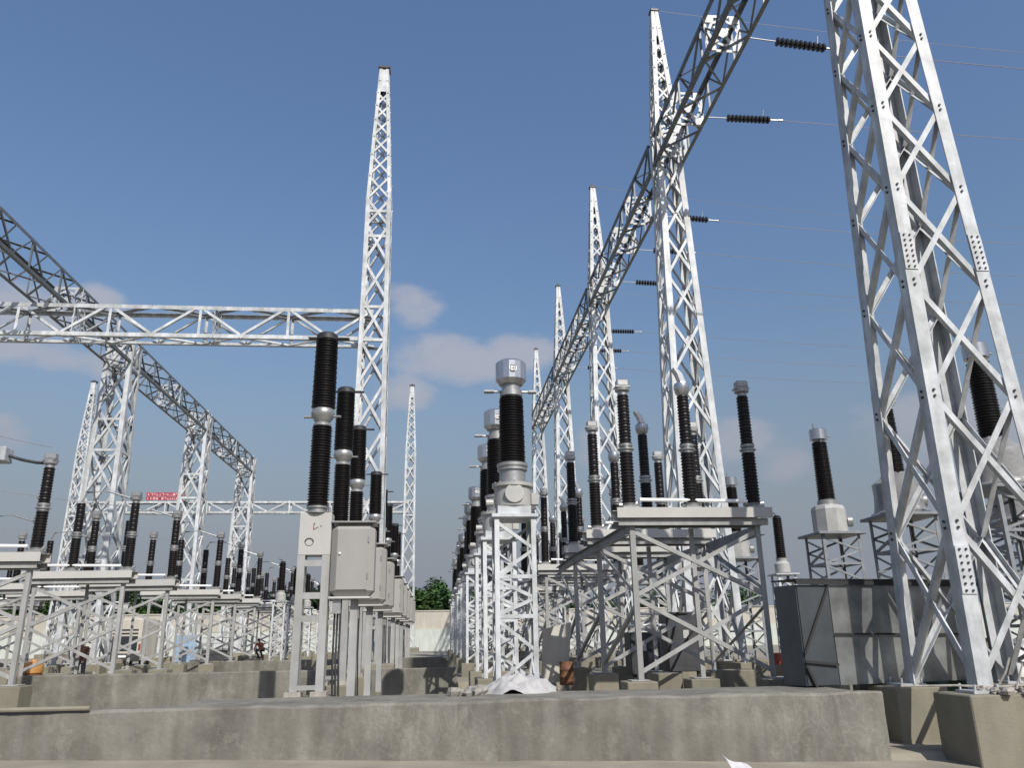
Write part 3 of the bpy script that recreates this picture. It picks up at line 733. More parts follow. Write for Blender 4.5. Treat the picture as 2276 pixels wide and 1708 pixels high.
def make_ds(label,loc,name='disconnector_switch',hwx=1.66,zt=3.55,group='disconnectors on the right hand platforms',tie=4.2,ins=(-1.62,-.02,1.6),caps=('drum','hood','drum'),zi=6.95,r0=.185,r1=.165,legext=0,foot=True):
    T=thing(name,label,'disconnector',loc,0,group)
    for sx in (-1,1):
        m=MB(); m.angle((sx*hwx,0,-.02-legext),(sx*hwx,0,zt),.13,.014,(-sx,0,0),(0,1,0)); lg=m.build('leg',M_stand,T)
        m=MB(); m.cbox(sx*hwx-.22,sx*hwx+.22,-.2,.24,-.05-legext,-.022-legext,.006); m.build('base_plate',M_stand,lg)
    m=MB(); m.angle((.02,.55,-.02),(.02,.55,zt),.11,.012,(1,0,0),(0,1,0)); lg=m.build('leg',M_stand,T)
    m=MB(); m.cbox(-.2,.24,.4,.8,-.05,-.022,.006); m.build('base_plate',M_stand,lg)
    zm=zt*.53
    m=MB()
    for j,(p,q) in enumerate((((-hwx,zt-.1),(hwx,zm)),((hwx,zt-.1),(-hwx,zm)),((-hwx,zm-.04),(hwx,.12)),((hwx,zm-.04),(-hwx,.12)))):
        P=V((p[0]*.985,.018+.012*(j%2),p[1])); Q=V((q[0]*.985,.018+.012*(j%2),q[1]))
        u=(Q-P).cross(V((0,-1,0))).normalized()
        if u.z<0:u=-u
        m.angle(P-u*.055,Q-u*.055,.10,.01,u,(0,1,0))
    m.build('bracing',M_stand,T)
    m=MB()
    m.channel((-hwx-.3,-.12,zt+.08),(hwx+.18,-.12,zt+.08),.16,.1,.012,(0,0,1),(0,1,0)); m.channel((-hwx-.3,.5,zt+.08),(hwx+.18,.5,zt+.08),.16,.1,.012,(0,0,1),(0,-1,0))
    m.build('lower_beam',M_stand,T)
    m=MB(); m.channel((-hwx-.34,-.22,zt+.30),(hwx+.28,-.22,zt+.30),.25,.12,.014,(0,0,1),(0,1,0)); m.channel((-hwx-.34,.42,zt+.30),(hwx+.28,.42,zt+.30),.25,.12,.014,(0,0,1),(0,-1,0)); m.box(-hwx-.2,hwx+.2,-.1,.3,zt+.40,zt+.424)
    m.build('platform_beam',M_plate,T)
    if tie:
        m=MB()
        for sx in (-1,1): m.channel((sx*hwx,.02,zt-.1),(sx*hwx,tie,zt-.1),.26,.13,.012,(0,0,1),(sx,0,0))
        m.build('tie_beam',M_vtst,T)  # dark tone stands in for the shaded underside
        m=MB()
        for sx in (-1,1): 
            m.angle((sx*hwx,.1,zt*.55),(sx*hwx,tie*.98,zt-.2),.09,.01,(0,0,1),(-sx,0,0)); m.angle((sx*hwx-.012*sx,.1,zt*.45),(sx*hwx-.012*sx,tie*.98,.2),.09,.01,(0,0,1),(-sx,0,0))
        m.build('side_brace',M_stand,T)
    z0=zt+.43
    for x,c in zip(ins,caps): stack(T,x,.1,z0,zi,r0,r1,c)
    m=MB()
    m.tube([(ins[0]+.25,.0,z0+.22),(ins[-1]-.2,.0,z0+.18)],.045,10)
    m.build('operating_rod',M_white,T)
    m=MB()
    for x in ins: m.cbox(x-.2,x+.2,-.12,.32,z0-.012,z0+.05,.01); m.tube([(x-.26,.1,z0+.1),(x+.26,.1,z0+.14)],.05,8)
    m.build('rotary_bearing',M_alu,T)
    if foot:
        m=MB()
        for x in (-hwx,hwx): m.cbox(x-.36,x+.36,-.36,.4,-1.0,-.052,.02)
        m.cbox(-.33,.37,.25,.95,-1.0,-.052,.02)
        m.build('footing',M_pad,T)
    return T
DSX=6.4
ds=make_ds('nearest grey steel platform with three black insulator stacks, right of centre',(DSX,19.4,1.0))
for l,y in (('second steel platform with black stacks, right behind the nearest one',23.6),('third steel platform with stacks behind the second, left of the tall tower',27.8),('fourth platform of the right group behind the tall right tower',35.5),('fifth platform of the right group',39.7),('sixth platform of the right group',43.9),('seventh platform of the right group, small with distance',51.6),('eighth platform of the right group, small with distance',55.8),('ninth platform of the right group, small with distance',60.0),('tenth platform of the right group, deep under the far gantry',67.7),('eleventh platform of the right group, deep under the far gantry',71.9),('last platform of the right group, farthest seen',76.1)):
    copy_tree(ds,(DSX,y,1.0),l)

# left hand disconnectors (shorter stacks, copper arms)
GD='disconnectors on the left hand platforms'
dl=make_ds('leftmost near platform cut by the left edge with a tall black stack',(-12.7,23.6,1.0),group=GD,hwx=1.55,zt=3.0,ins=(-1.7,-.35,1.55),caps=('drum',None,'drum'),zi=5.85,tie=0,r0=.175,r1=.16)
m=MB(); m.tube([(-.35,.1,5.9),(-.2,.1,6.25),(.5,.1,6.3),(1.3,.1,6.05),(1.55,.1,5.95)],.035,8); m.build('contact_arm',M_alu,dl)
for l,x,y in (('second left platform behind the left edge post, pale beam with four stacks',-12.5,30.0),('third left platform just right of the broad lattice column',-12.4,34.6),('fourth left platform, first of the second group',-12.4,41.5),('fifth left platform, under the middle lattice column',-12.4,46.2),('sixth left platform, right of the middle lattice column',-12.4,51.0),('seventh left platform, small and far',-12.4,58.5),('eighth left platform, small and far',-12.4,63.0),('ninth left platform, small beside the slotted post',-12.4,68.0),
        ('far left platform just left of the slotted post, first of the last three',-12.4,73.0),('far left platform left of the slotted post, second of the last three',-12.4,78.0),('farthest left platform just before the cream wall',-12.4,83.0),('far platform behind the breaker cabinets in the open strip',-7.0,70.0),('farther platform behind the breaker cabinets',-7.0,76.0),
        ('tenth left platform in the outer row near the broad column',-18.6,36.0),('eleventh left platform in the outer row behind the broad column',-18.6,41.5),('twelfth left platform in the outer row under the far spire tower',-24.5,44.0),('thirteenth left platform in the outer row, far left',-25.5,52.0),('fourteenth left platform in the outer row behind the middle column',-22.5,58.0)):
    copy_tree(dl,(x,y,1.0),l)

for c in list(dl.children):
    if c.name.startswith('contact_arm'): bpy.data.objects.remove(c)
# ------------------------------------------------------------------ voltage transformers (right row)
def make_vt(label,loc,film):
    T=thing('voltage_transformer',label,'transformer',loc,0,'voltage transformers behind the big right tower')
    lattice_stand(T,.6,3.8,[.05,1.0,1.95,2.9,3.75],.085,.06,M_vtst)
    m=MB(); m.cbox(-.76,.76,-.76,.76,3.8,3.88,.01); m.build('top_plate',M_vtst,T)
    m=MB(); m.lathe([(.5,3.88),(.52,3.92),(.52,4.62),(.48,4.72),(.3,4.78)],(0,0,0),10); tk_=m.build('tank',M_tank,T,smooth=20)
    m=MB(); m.cyl((.5,-.1,4.25),.17,0,.18,14,(1,-.3,0),.02); m.build('gauge',M_alu,tk_)
    m=MB(); m.lathe([(.3,4.76),(.3,4.9),(.25,4.94)],(0,0,0),20); m.build('neck',M_alu,T)
    m=MB(); m.lathe(shed_profile(4.94,6.8,.235,.275,.20,.24,.065),(0,0,0),24); m.build('insulator',M_ins,T)
    m=MB(); m.lathe([(.17,6.8),(.2,6.86),(.27,6.88),(.27,7.2),(.24,7.24),(.1,7.26)],(0,0,0),18); m.cyl((.27,0,7.02),.03,0,.12,8,(1,0,0)); m.tube([(-.1,0,7.2),(-.12,0,7.42)],.035,8); m.build('head',M_cap,T)
    m=MB()
    m.cbox(-.75,.75,-.75,.75,-1.0,-.003,.02); m.build('footing',M_pad,T)
    if film:
        m=MB(); pr=[]; n=28; rows=[(.30,5.0),(.37,4.88),(.55,4.74),(.58,4.4),(.58,4.1),(.62,3.98),(.72,3.93)]
        b=0
        for r,z in rows:
            for k in range(n):
                a=2*math.pi*k/n; q=1.03+.09*noise.noise(V((math.cos(a)*2.8,math.sin(a)*2.8,z*2.6)))+.03*math.sin(a*9+z*5)
                m.v.append((r*q*math.cos(a),r*q*math.sin(a),z+.05*noise.noise(V((a*3,z*3,1)))))
        for i in range(len(rows)-1):
            for k in range(n): m.f.append((i*n+k,i*n+(k+1)%n,(i+1)*n+(k+1)%n,(i+1)*n+k))
        m.build('wrapping_film',M_film,T)
    return T
vf=make_vt('nearest film wrapped transformer half hidden behind the huge right tower',(12.25,16.1,1.0),True)
copy_tree(vf,(12.25,20.05,1.0),'film wrapped transformer seen left of the huge right tower legs')
vt=make_vt('unwrapped slim black transformer on a lattice stand above the zinc sheet shed',(12.25,24.0,1.0),False)
for l,y in (('small transformer seen under the nearest platform at its right leg',32.1),('transformer behind the tall right tower, second beyond the platform',36.2),('transformer behind the tall right tower, third beyond the platform',40.3),('transformer deep in the right row, small with distance',48.2),('transformer deepest in the right row',52.3)):
    copy_tree(vt,(12.25,y,1.0),l)
vr=copy_tree(vf,(16.6,21.5,1.0),'transformer on a dark lattice stand at the right edge'); 
# surge arrester
def make_sa(label,loc):
    T=thing('surge_arrester',label,'surge arrester',loc,0,'surge arresters right of the platforms')
    lattice_stand(T,.33,2.9,[.05,1.0,1.95,2.85],.08,.06,M_galv)
    m=MB(); m.cbox(-.42,.42,-.42,.42,2.9,2.96,.01); m.build('top_plate',M_galvD,T)
    m=MB(); m.lathe([(.2,2.96),(.27,3.0),(.27,3.3),(.18,3.4),(.2,3.5)],(0,0,0),16); m.build('counter_base',M_tank,T)
    m=MB(); m.lathe(shed_profile(3.5,4.95,.155,.19,.145,.175,.07),(0,0,0),18); m.build('insulator',M_ins,T)
    m=MB(); m.lathe([(.12,4.95),(.14,5.0),(.06,5.04)],(0,0,0),12); m.tube([(0,0,5.0),(-.1,0,5.12),(-.22,0,5.14)],.02,6); m.build('terminal',M_dark,T)
    m=MB(); m.cbox(-.5,.5,-.5,.5,-1.0,-.003,.02); m.build('footing',M_pad,T)
    return T
sa=make_sa('slim single black surge arrester on thin legs left of the zinc sheet shed',(12.3,28.0,1.0))

for l,x,y in (('second slim arrester, far behind the platforms at right',12.3,44.1),('slim arrester among the far left platforms just left of the slotted post',-8.2,44.5),('slim arrester among the far left platforms, second in its line',-8.2,49.0),('slim arrester among the far left platforms, third in its line',-8.2,53.5),('slim arrester deep behind the left platforms',-8.2,61.0),('slim arrester deepest behind the left platforms',-8.2,65.5)):
    copy_tree(sa,(x,y,1.0),l)
# ------------------------------------------------------------------ insulator strings and conductors
def ins_string(label,y,x0,z0,dz,rod,gap=False,n=11,far=(75,0)):
    T=thing('insulator_string',label,'insulator string',(x0,y,z0),0,'insulator strings on the right gantry')
    d=V((1,0,dz)).normalized()
    m=MB(); m.tube([(0,0,0),d*rod],.025,6); m.build('link_rod',M_wire,T)
    m=MB()
    for k in range(n):
        o=d*(rod+.02+k*.17)
        m.lathe([(.04,0),(.15,.015),(.165,.05),(.14,.105),(.055,.125),(.05,.165)],o,16,d)
    m.build('disc',M_insF,T)
    e=rod+.02+n*.17
    m=MB(); m.cyl(d*e,.035,0,.35,8,d); m.cyl(d*(e+.35),.05,0,.18,8,d); m.tube([d*(e-.3)+V((0,0,.12)),d*(e-.25)+V((0,0,.5))],.012,5); m.build('clamp',M_alu,T)
    p=d*(e+.5); L_=far[0]-x0
    m=MB(); pts=[]
    for k in range(15):
        s=k/14; pts.append((p.x+(L_-p.x)*s,0,p.z+(far[1]-p.z)*s-far[1]*0-2.2*4*s*(1-s)*.5))
    m.tube(pts,.018,5); m.build('conductor',M_wire,T)
    return T
sx=TX+.67
ins_string('nearest black disc string hanging from the right beam beside the huge tower',22.6,sx,22.45,-.10,1.0)
ins_string('second black disc string below the nearest one with a clamp on its wire',27.35,sx,22.55,.0,.9,far=(75,1.2))
ins_string('third black disc string just right of the tall second tower',35.4,sx,22.5,-.06,.9)
ins_string('fourth small disc string right of the tall second tower',39.2,sx,22.5,-.03,.9)
ins_string('fifth small disc string left of the tall second tower',43.3,sx,22.45,-.03,.9,far=(75,.5))
ins_string('sixth tiny disc string on the third beam span',51.5,sx,22.45,0,.9)
ins_string('seventh tiny disc string on the third beam span, lower',55.5,sx,22.45,0,.9)
ins_string('eighth tiny disc string far down the right beam',59.5,sx,22.45,0,.9)
def wire(label,p,q,sag,r=.014,name='overhead_wire'):
    p=V(p); q=V(q); m=MB(); pts=[]
    for k in range(17):
        s=k/16; pts.append(p.lerp(q,s)-V((0,0,sag*4*s*(1-s))))
    m.tube(pts,r,5); tag(m.build(name,M_wire),label,'wire','thin overhead wires')
wire('thin wire from the tip of the second right tower to the right',(TX,TY[1],31.3),(80,TY[1],30.8),1.5)
wire('thin wire from the tip of the third right tower to the right',(TX,TY[2],31.3),(80,TY[2],31.0),2.0)
wire('thin wire from the tip of the fourth right tower to the right',(TX,TY[3],31.3),(80,TY[3],31.5),2.0)
wire('thin wire from the tip of the huge right tower to the right',(TX,TY[0],31.3),(80,TY[0],30),1.0)
wire('thin wire sloping from the left edge to the leftmost black stack',(-11.2,23.7,7.45),(-22,27,10.6),.1)
wire('thin faint wire at the left edge above the low platforms',(-13,36,7.6),(-34,34,11.5),.5)
wire('thin faint wire at the left edge, lower one',(-13,41,6.8),(-40,40,10.2),.5)
# busbar end cut by the left edge
t=thing('busbar','dark curved busbar reaching from a grey box at the left edge to a black stack','busbar',(-11.2,23.7,6.98))
m=MB(); m.tube([(0,0,0),(-.35,0,.02),(-.75,0,.1),(-1.2,0,.24)],.045,8); m.build('conductor',M_dark,t)
m=MB(); m.cbox(-2.2,-1.12,-.25,.25,.02,.45,.03); m.build('end_box',M_galvD,t)

# ------------------------------------------------------------------ zinc sheet shed and other site objects on the right
t=thing('sheet_metal_shed','dull grey zinc sheet shed with black frame under the transformers','shed',(7.15,15.75,.96),R(13))
m=MB(); m.box(.80,4.6,.03,.75,.02,1.93); m.build('sheet_wall',M_sheet,t)
m=MB(); m.box(.02,.797,.05,.75,.02,1.93); m.build('side_bay',M_sheetD,t)
m=MB()
m.bar((0,0,0),(0,0,1.98),.07,.07); m.bar((.78,.0,0),(.78,0,1.96),.07,.07); m.bar((0,0,1.98),(4.7,-.0,1.95),.08,.07,(0,0,1),(0,1,0)); m.bar((.8,-.012,.98),(4.6,-.012,.92),.035,.03,(0,0,1),(0,1,0))
m.bar((.02,-.012,.62),(.76,-.012,1.9),.05,.03,(0,0,1),(0,1,0)); m.bar((0,-.012,.48),(.78,-.012,.40),.05,.03,(0,0,1),(0,1,0)); m.bar((.02,-.02,.4),(.2,-.02,.0),.05,.03,(0,0,1),(0,1,0))
m.bar((2.7,0,0),(2.7,0,1.95),.05,.05); m.bar((4.6,0,0),(4.6,0,1.95),.07,.07)
m.build('frame',M_black,t)
m=MB(); m.box(.04,.745,.025,.045,.03,1.92); m.build('door',M_sheetD,t)
m=MB(); m.box(.0,4.7,-.03,.8,2.025,2.05); m.build('roof',M_dark,t)
t=thing('vent_kiosk','low grey kiosk with beige lid and round vents between the huge tower legs','kiosk',(11.05,17.4,.5),R(-4))
m=MB(); m.cbox(0,1.15,0,.9,0,1.1,.02); bd=m.build('body',M_green,t)
m=MB(); m.prism((-.12,-.15,1.12),(-.12,1.05,1.12),[(0,0),(.0,1.4),(.14,1.25),(.22,.85),(.24,.1),(.2,.0)],(0,0,1),(1,0,0)); m.build('lid',M_pad,t)
m=MB()
for k in range(5): m.cyl((.17+k*.19,0,.92-.015*k),.06,-.002,.015,10,(0,-1,0))
m.build('vent',M_ink,bd)
def crumple(name,label,cat,loc,sx,sy,h,mt,seed,amp=.25,n=26,fr=3.2,shape=0,group=None):
    m=MB()
    for j in range(n+1):
        for i in range(n+1):
            u=i/n*2-1; v=j/n*2-1; r=math.sqrt(u*u+v*v)
            edge=1+.25*noise.noise(V((math.atan2(v,u)*1.3,seed,0)))
            p=max(0,1-(r/edge)**2)**(.7 if shape==0 else .4)
            z=h*p*(1+amp*noise.noise(V((u*fr,v*fr,seed))))+.05*h*noise.noise(V((u*9,v*9,seed+3)))*(1 if p>0 else .3)
            m.v.append((u*sx*(1+.08*noise.noise(V((u*3,v*3,seed+7)))),v*sy*(1+.08*noise.noise(V((u*3,v*3,seed+9)))),max(z,.0)))
    w_=n+1
    for j in range(n):
        for i in range(n): 
            q=(j*w_+i,j*w_+i+1,(j+1)*w_+i+1,(j+1)*w_+i)
            if any(m.v[k][2]>.004 for k in q): m.f.append(q)
    used={}; nv=[]; nf=[]
    for f in m.f:
        g=[]
        for k in f:
            if k not in used: used[k]=len(nv); nv.append(m.v[k])
            g.append(used[k])
        nf.append(tuple(g))
    m.v=nv; m.f=nf
    return tag(m.build(name,mt,loc=loc,smooth=55),label,cat,group)
crumple('tarpaulin','pale creased tarpaulin over a pile at the right edge behind the tower','tarpaulin',(14.6,18.9,.3),1.7,1.0,1.45,M_tarp,5,.15,30,4,1)
crumple('plastic_film','white crumpled plastic film heaped round the foot of the drum headed transformer','plastic film',(1.64,16.4,.955),.72,.46,.30,M_bag,12,.6,40,4.2)
def rubble(label,pts,mt,name='rubble'):
    m=MB(); rnd=random.Random(len(pts)*13+int(pts[0][0]*10))
    for x,y,z,r in pts:
        b=len(m.v); import itertools
        for a in range(6):
            for e in (-.6,.15,.75):
                rr=r*math.cos(e)*rnd.uniform(.75,1.15); m.v.append((x+rr*math.cos(a*1.047),y+rr*math.sin(a*1.047),z+r*.8*math.sin(e)+r*.45))
        for a in range(6):
            a2=(a+1)%6
            for e in range(2): m.f.append((b+a*3+e,b+a2*3+e,b+a2*3+e+1,b+a*3+e+1))
        m.f.append(tuple(b+a*3 for a in range(6))); m.f.append(tuple(b+a*3+2 for a in range(6)))
    o=m.build(name,mt,smooth=0); tag(o,label,'rubble'); o['kind']='stuff'; return o
rubble('heap of pale stones left of the film wrapped transformer foot',[(.62+random.uniform(-.35,.3),16.0+random.uniform(-.3,.4),.955,random.uniform(.05,.16)) for i in range(26)],M_stone)
rubble('grey rubble and scraps heaped round the huge tower foot',[(9.55+random.uniform(-.45,.75),13.45+random.uniform(-.35,.25),.955,random.uniform(.03,.12)) for i in range(34)],M_stone)
rubble('pale stones behind the second wall at left',[(-13.6+random.uniform(-2.5,3.5),31+random.uniform(-.4,1),.45,random.uniform(.08,.28)) for i in range(40)],M_stone)
rubble('stones scattered between the far left platforms',[(-14+random.uniform(-5,6),44+random.uniform(-.5,6),.5,random.uniform(.1,.3)) for i in range(50)],M_stone)
t=thing('steel_rod','bent rust grey rebar lying over the huge tower footing','rebar',(8.7,13.6,1.02))
m=MB(); m.tube([(-.5,.7,.02),(.2,.2,.05),(.7,-.1,.03),(1.3,-.2,.06)],.018,6); m.tube([(.8,.0,.0),(.95,-.1,.28),(1.02,-.15,.5)],.02,6); m.tube([(1.0,-.2,.0),(1.2,-.2,.4),(1.28,-.24,.1)],.02,6); m.build('bar',M_stone,t)
m=MB(); m.tube([(-14,13.86,1.03),(-9,13.87,1.035),(-5.35,13.88,1.03)],.035,8); tag(m.build('scaffold_pipe',M_pad),'long thin pipe lying along the top of the foreground wall at left','pipe')
# dropped paper near bottom edge
m=MB()
for j in range(5):
    for i in range(5):
        u=i/4; v=j/4; m.v.append((u*.36-.08*v,v*.2,.0+.20*v*(1-u*.8)+.05*math.sin(u*5+v*3)*.6))
for j in range(4):
    for i in range(4): m.f.append((j*5+i,j*5+i+1,(j+1)*5+i+1,(j+1)*5+i))
o=m.build('paper_scrap',M_paper,loc=(4.33,12.35,.07),smooth=60); tag(o,'crumpled white paper scrap on the sand at the bottom edge','paper')

# dark control box and small things under the platforms
t=thing('control_box','dark charcoal control box with pale sticker under the nearest platform','control box',(7.3,25.8,.5))
m=MB(); m.cbox(0,1.15,0,.9,.35,2.1,.02); bd=m.build('body',M_char,t)
m=MB(); m.box(.52,.7,-.012,-.002,1.35,1.6); m.build('sticker',M_plate,bd)
m=MB(); m.box(-.04,1.2,-.06,.95,2.102,2.15); m.build('lid',M_char,t)
m=MB(); m.tube([(-1.3,-.1,2.1),(-.06,-.1,2.1)],.04,8); m.tube([(-1.3,-.1,1.75),(-.06,-.1,1.75)],.04,8); m.build('rail',M_white,t)
m=MB(); m.box(.08,.22,.1,.24,0,.35); m.box(.93,1.07,.1,.24,0,.35); m.build('foot',M_char,t)
t=thing('control_box','smaller dark control box left of the stickered one behind the platform legs','control box',(6.0,25.4,.5))
m=MB(); m.cbox(0,.95,0,.8,.3,1.55,.02); m.build('body',M_char,t)
m=MB(); m.box(.3,.5,-.01,-.002,1.0,1.25); m.build('sticker',M_galvD,t)
m=MB(); m.box(.08,.2,.1,.24,0,.3); m.box(.75,.87,.1,.24,0,.3); m.build('foot',M_char,t)
def drum(label,loc,r,h,mt,name='steel_drum',tilt=0):
    t=thing(name,label,'drum',loc); 
    m=MB(); m.lathe([(r*.96,0),(r,.02),(r,h*.33),(r*1.03,h*.345),(r,h*.36),(r,h*.65),(r*1.03,h*.665),(r,h*.68),(r,h-.02),(r*.96,h),(r*.93,h-.03)],(0,0,0),20); m.build('shell',mt,t)
    m=MB(); m.cyl((r*.4,0,h-.03),.04,0,.03,8); m.build('bung',M_dark,t)
    t.rotation_euler=(tilt,0,0); return t
drum('rusty orange drum standing between the central row and the platforms',(4.15,26.5,.5),.22,.7,M_rust)
drum('dark red drum beside the slim arrester footing',(11.55,27.6,.95),.24,.36,M_orred)
t=thing('plank_stack','pale cream board leaning on legs left of the platforms','board',(3.4,27,.5),R(10)); 
m=MB(); m.prism((0,0,.0),(0,.04,.0),[(0,0),(.1,.9),(1.9,1.1),(1.7,.1)],(0,0,1),(1,0,0)); m.build('board',M_wallc,t)
m=MB(); m.bar((.2,.05,0),(.35,.4,1.3),.06,.04); m.bar((.9,.05,0),(.8,.4,1.3),.06,.04); m.build('prop',M_trunk,t)

# ------------------------------------------------------------------ banner on the far beam
t=thing('banner_sign','red banner with white lettering on the far lattice beam','banner',(-32.6,92.3,17.13))
m=MB(); m.box(0,4.5,0,.05,.08,.47); m.box(0,4.5,0,.05,.53,.95); m.build('panel',M_red,t)
m=MB(); rnd=random.Random(3)
for row,(z0,n) in enumerate(((.15,14),(.61,14))):
    for k in range(n):
        x=.2+k*.30
        for s in range(4):
            if rnd.random()<.5: xx=x+rnd.choice((0,.08,.15)); m.box(xx,xx+.03,-.01,-.002,z0,z0+.24)
            else: zz=z0+rnd.choice((0,.1,.21)); m.box(x,x+.19,-.014,-.003,zz,zz+.03)
m.build('lettering',M_white,t)
m=MB()
for x in (.2,2.2,4.2): m.box(x,x+.06,.05,.1,0,.95)
m.build('frame',M_dark,t)

# ------------------------------------------------------------------ left yard clutter
t=thing('delivery_van','white van parked far back seen from behind with dark rear window','van',(-20.7,58,.5))
m=MB(); m.prism((-1.05,0,.35),(1.05,0,.35),[(0,0),(0,5),(1.0,5.1),(1.4,4.3),(2.6,3.6),(2.75,.25),(2.6,0)],(0,0,1),(0,1,0)); bd=m.build('body',M_wallc,t)
m=MB(); m.box(-.82,.82,-.015,-.002,.95,1.9); m.build('rear_window',M_sky_glass,bd)
m=MB(); m.box(-.82,.82,-.018,-.003,2.02,2.12); m.box(-.82,.82,-.018,-.003,2.25,2.35); m.build('vent_slot',M_dark,bd)
m=MB(); m.cbox(-1.1,1.1,-.22,0,.3,.8,.04); bp_=m.build('bumper',M_char,t)
m=MB(); m.box(-.25,.27,-.232,-.222,.55,.7); m.build('number_plate',M_white,bp_)
for sx_ in (-1,1):
    for yy_ in (.9,4.1):
        m=MB(); m.lathe([(.2,-.11),(.36,-.1),(.38,0),(.36,.1),(.2,.11)],(sx_*.95,yy_,.38),18,(1,0,0)); wh=m.build('wheel',M_black,t)
        m=MB(); m.cyl((sx_*1.05,yy_,.38),.19,-.03,.03,12,(1,0,0)); m.build('rim',M_alu,wh)
    m=MB(); m.box(sx_*.98-.06,sx_*.98+.06,-.03,-.003,1.0,1.4); m.build('tail_light',M_orred,bd)
t=thing('site_hoarding','light blue hoarding panels leaning between far left platforms','hoarding',(-17.2,57,.5),R(-5))
m=MB(); m.box(0,1.5,0,.05,.15,1.9); m.build('panel',M_blue,t)
m=MB(); m.bar((0,.1,0),(0,.1,2.0),.08,.06); m.bar((1.5,.1,0),(1.5,.1,2.0),.08,.06); m.bar((0,.09,.9),(1.5,.09,1.2),.07,.04,(0,0,1),(0,1,0)); m.build('frame',M_galvD,t)
t=thing('site_hoarding','grey mesh panel right of the light blue hoarding','hoarding',(-15.4,57,.5),R(4))
m=MB()
for k in range(15): m.bar((k*.14,0,.2),(k*.14,0,2.1),.03,.02)
for k in range(6): m.bar((0,.02,.3+k*.35),(1.96,.02,.3+k*.35),.03,.02,(0,0,1),(0,1,0))
m.box(0,1.96,.04,.06,.25,.95); m.build('mesh',M_char,t)
m=MB(); m.bar((0,.06,0),(0,.06,2.2),.07,.05); m.bar((1.96,.06,0),(1.96,.06,2.2),.07,.05); m.build('frame',M_galvD,t)
t=thing('water_tank','orange plastic tank behind the second wall at far left','tank',(-16.6,36.6,.62))
m=MB(); m.lathe([(.36,0),(.40,.05),(.40,.34),(.34,.44),(.15,.5),(.13,.56)],(0,0,.2),18); m.build('shell',M_orange,t)
m=MB(); m.box(-.5,.5,-.4,.4,0,.19); m.build('pallet',M_rust,t)
# equipment cabinet, green grey, at far left
t=thing('green_cabinet','green grey cabinet cut by the left edge below the near platform','cabinet',(-15.2,27.2,.25))
m=MB(); m.cbox(-.7,.7,0,.8,.2,3.1,.04); bd=m.build('body',M_green,t)
m=MB(); m.cbox(-.76,.76,-.06,.86,3.102,3.2,.02); m.build('lid',M_green,t)
m=MB(); m.box(-.62,.62,-.014,-.002,.4,2.95); dr=m.build('door',M_green,bd)
m=MB(); m.box(.45,.5,-.05,-.016,1.5,1.75); m.build('handle',M_dark,dr)
# beige footings in front of second wall
def footing(label,loc,sx,sy,h):
    m=MB(); m.cbox(-sx,sx,-sy,sy,0,h,.02); tag(m.build('concrete_footing',M_pad,loc=loc),label,'footing','bare concrete footings')
footing('beige footing right of the slotted breaker post, sunlit, before the second wall',(-2.05,33.0,.3),.48,.4,.75)
footing('beige footing at the left edge standing against the second wall',(-14.4,28.8,.2),.75,.35,.82)
footing('beige footing under the nearest platform between its front legs',(5.75,20.6,.2),.3,.3,.86)
footing('beige footing behind the nearest platform toward its right leg',(7.75,21.2,.2),.42,.35,.88)
footing('grey footing stub behind the second wall near the person',(-13.0,30.6,.4),.4,.3,.62)

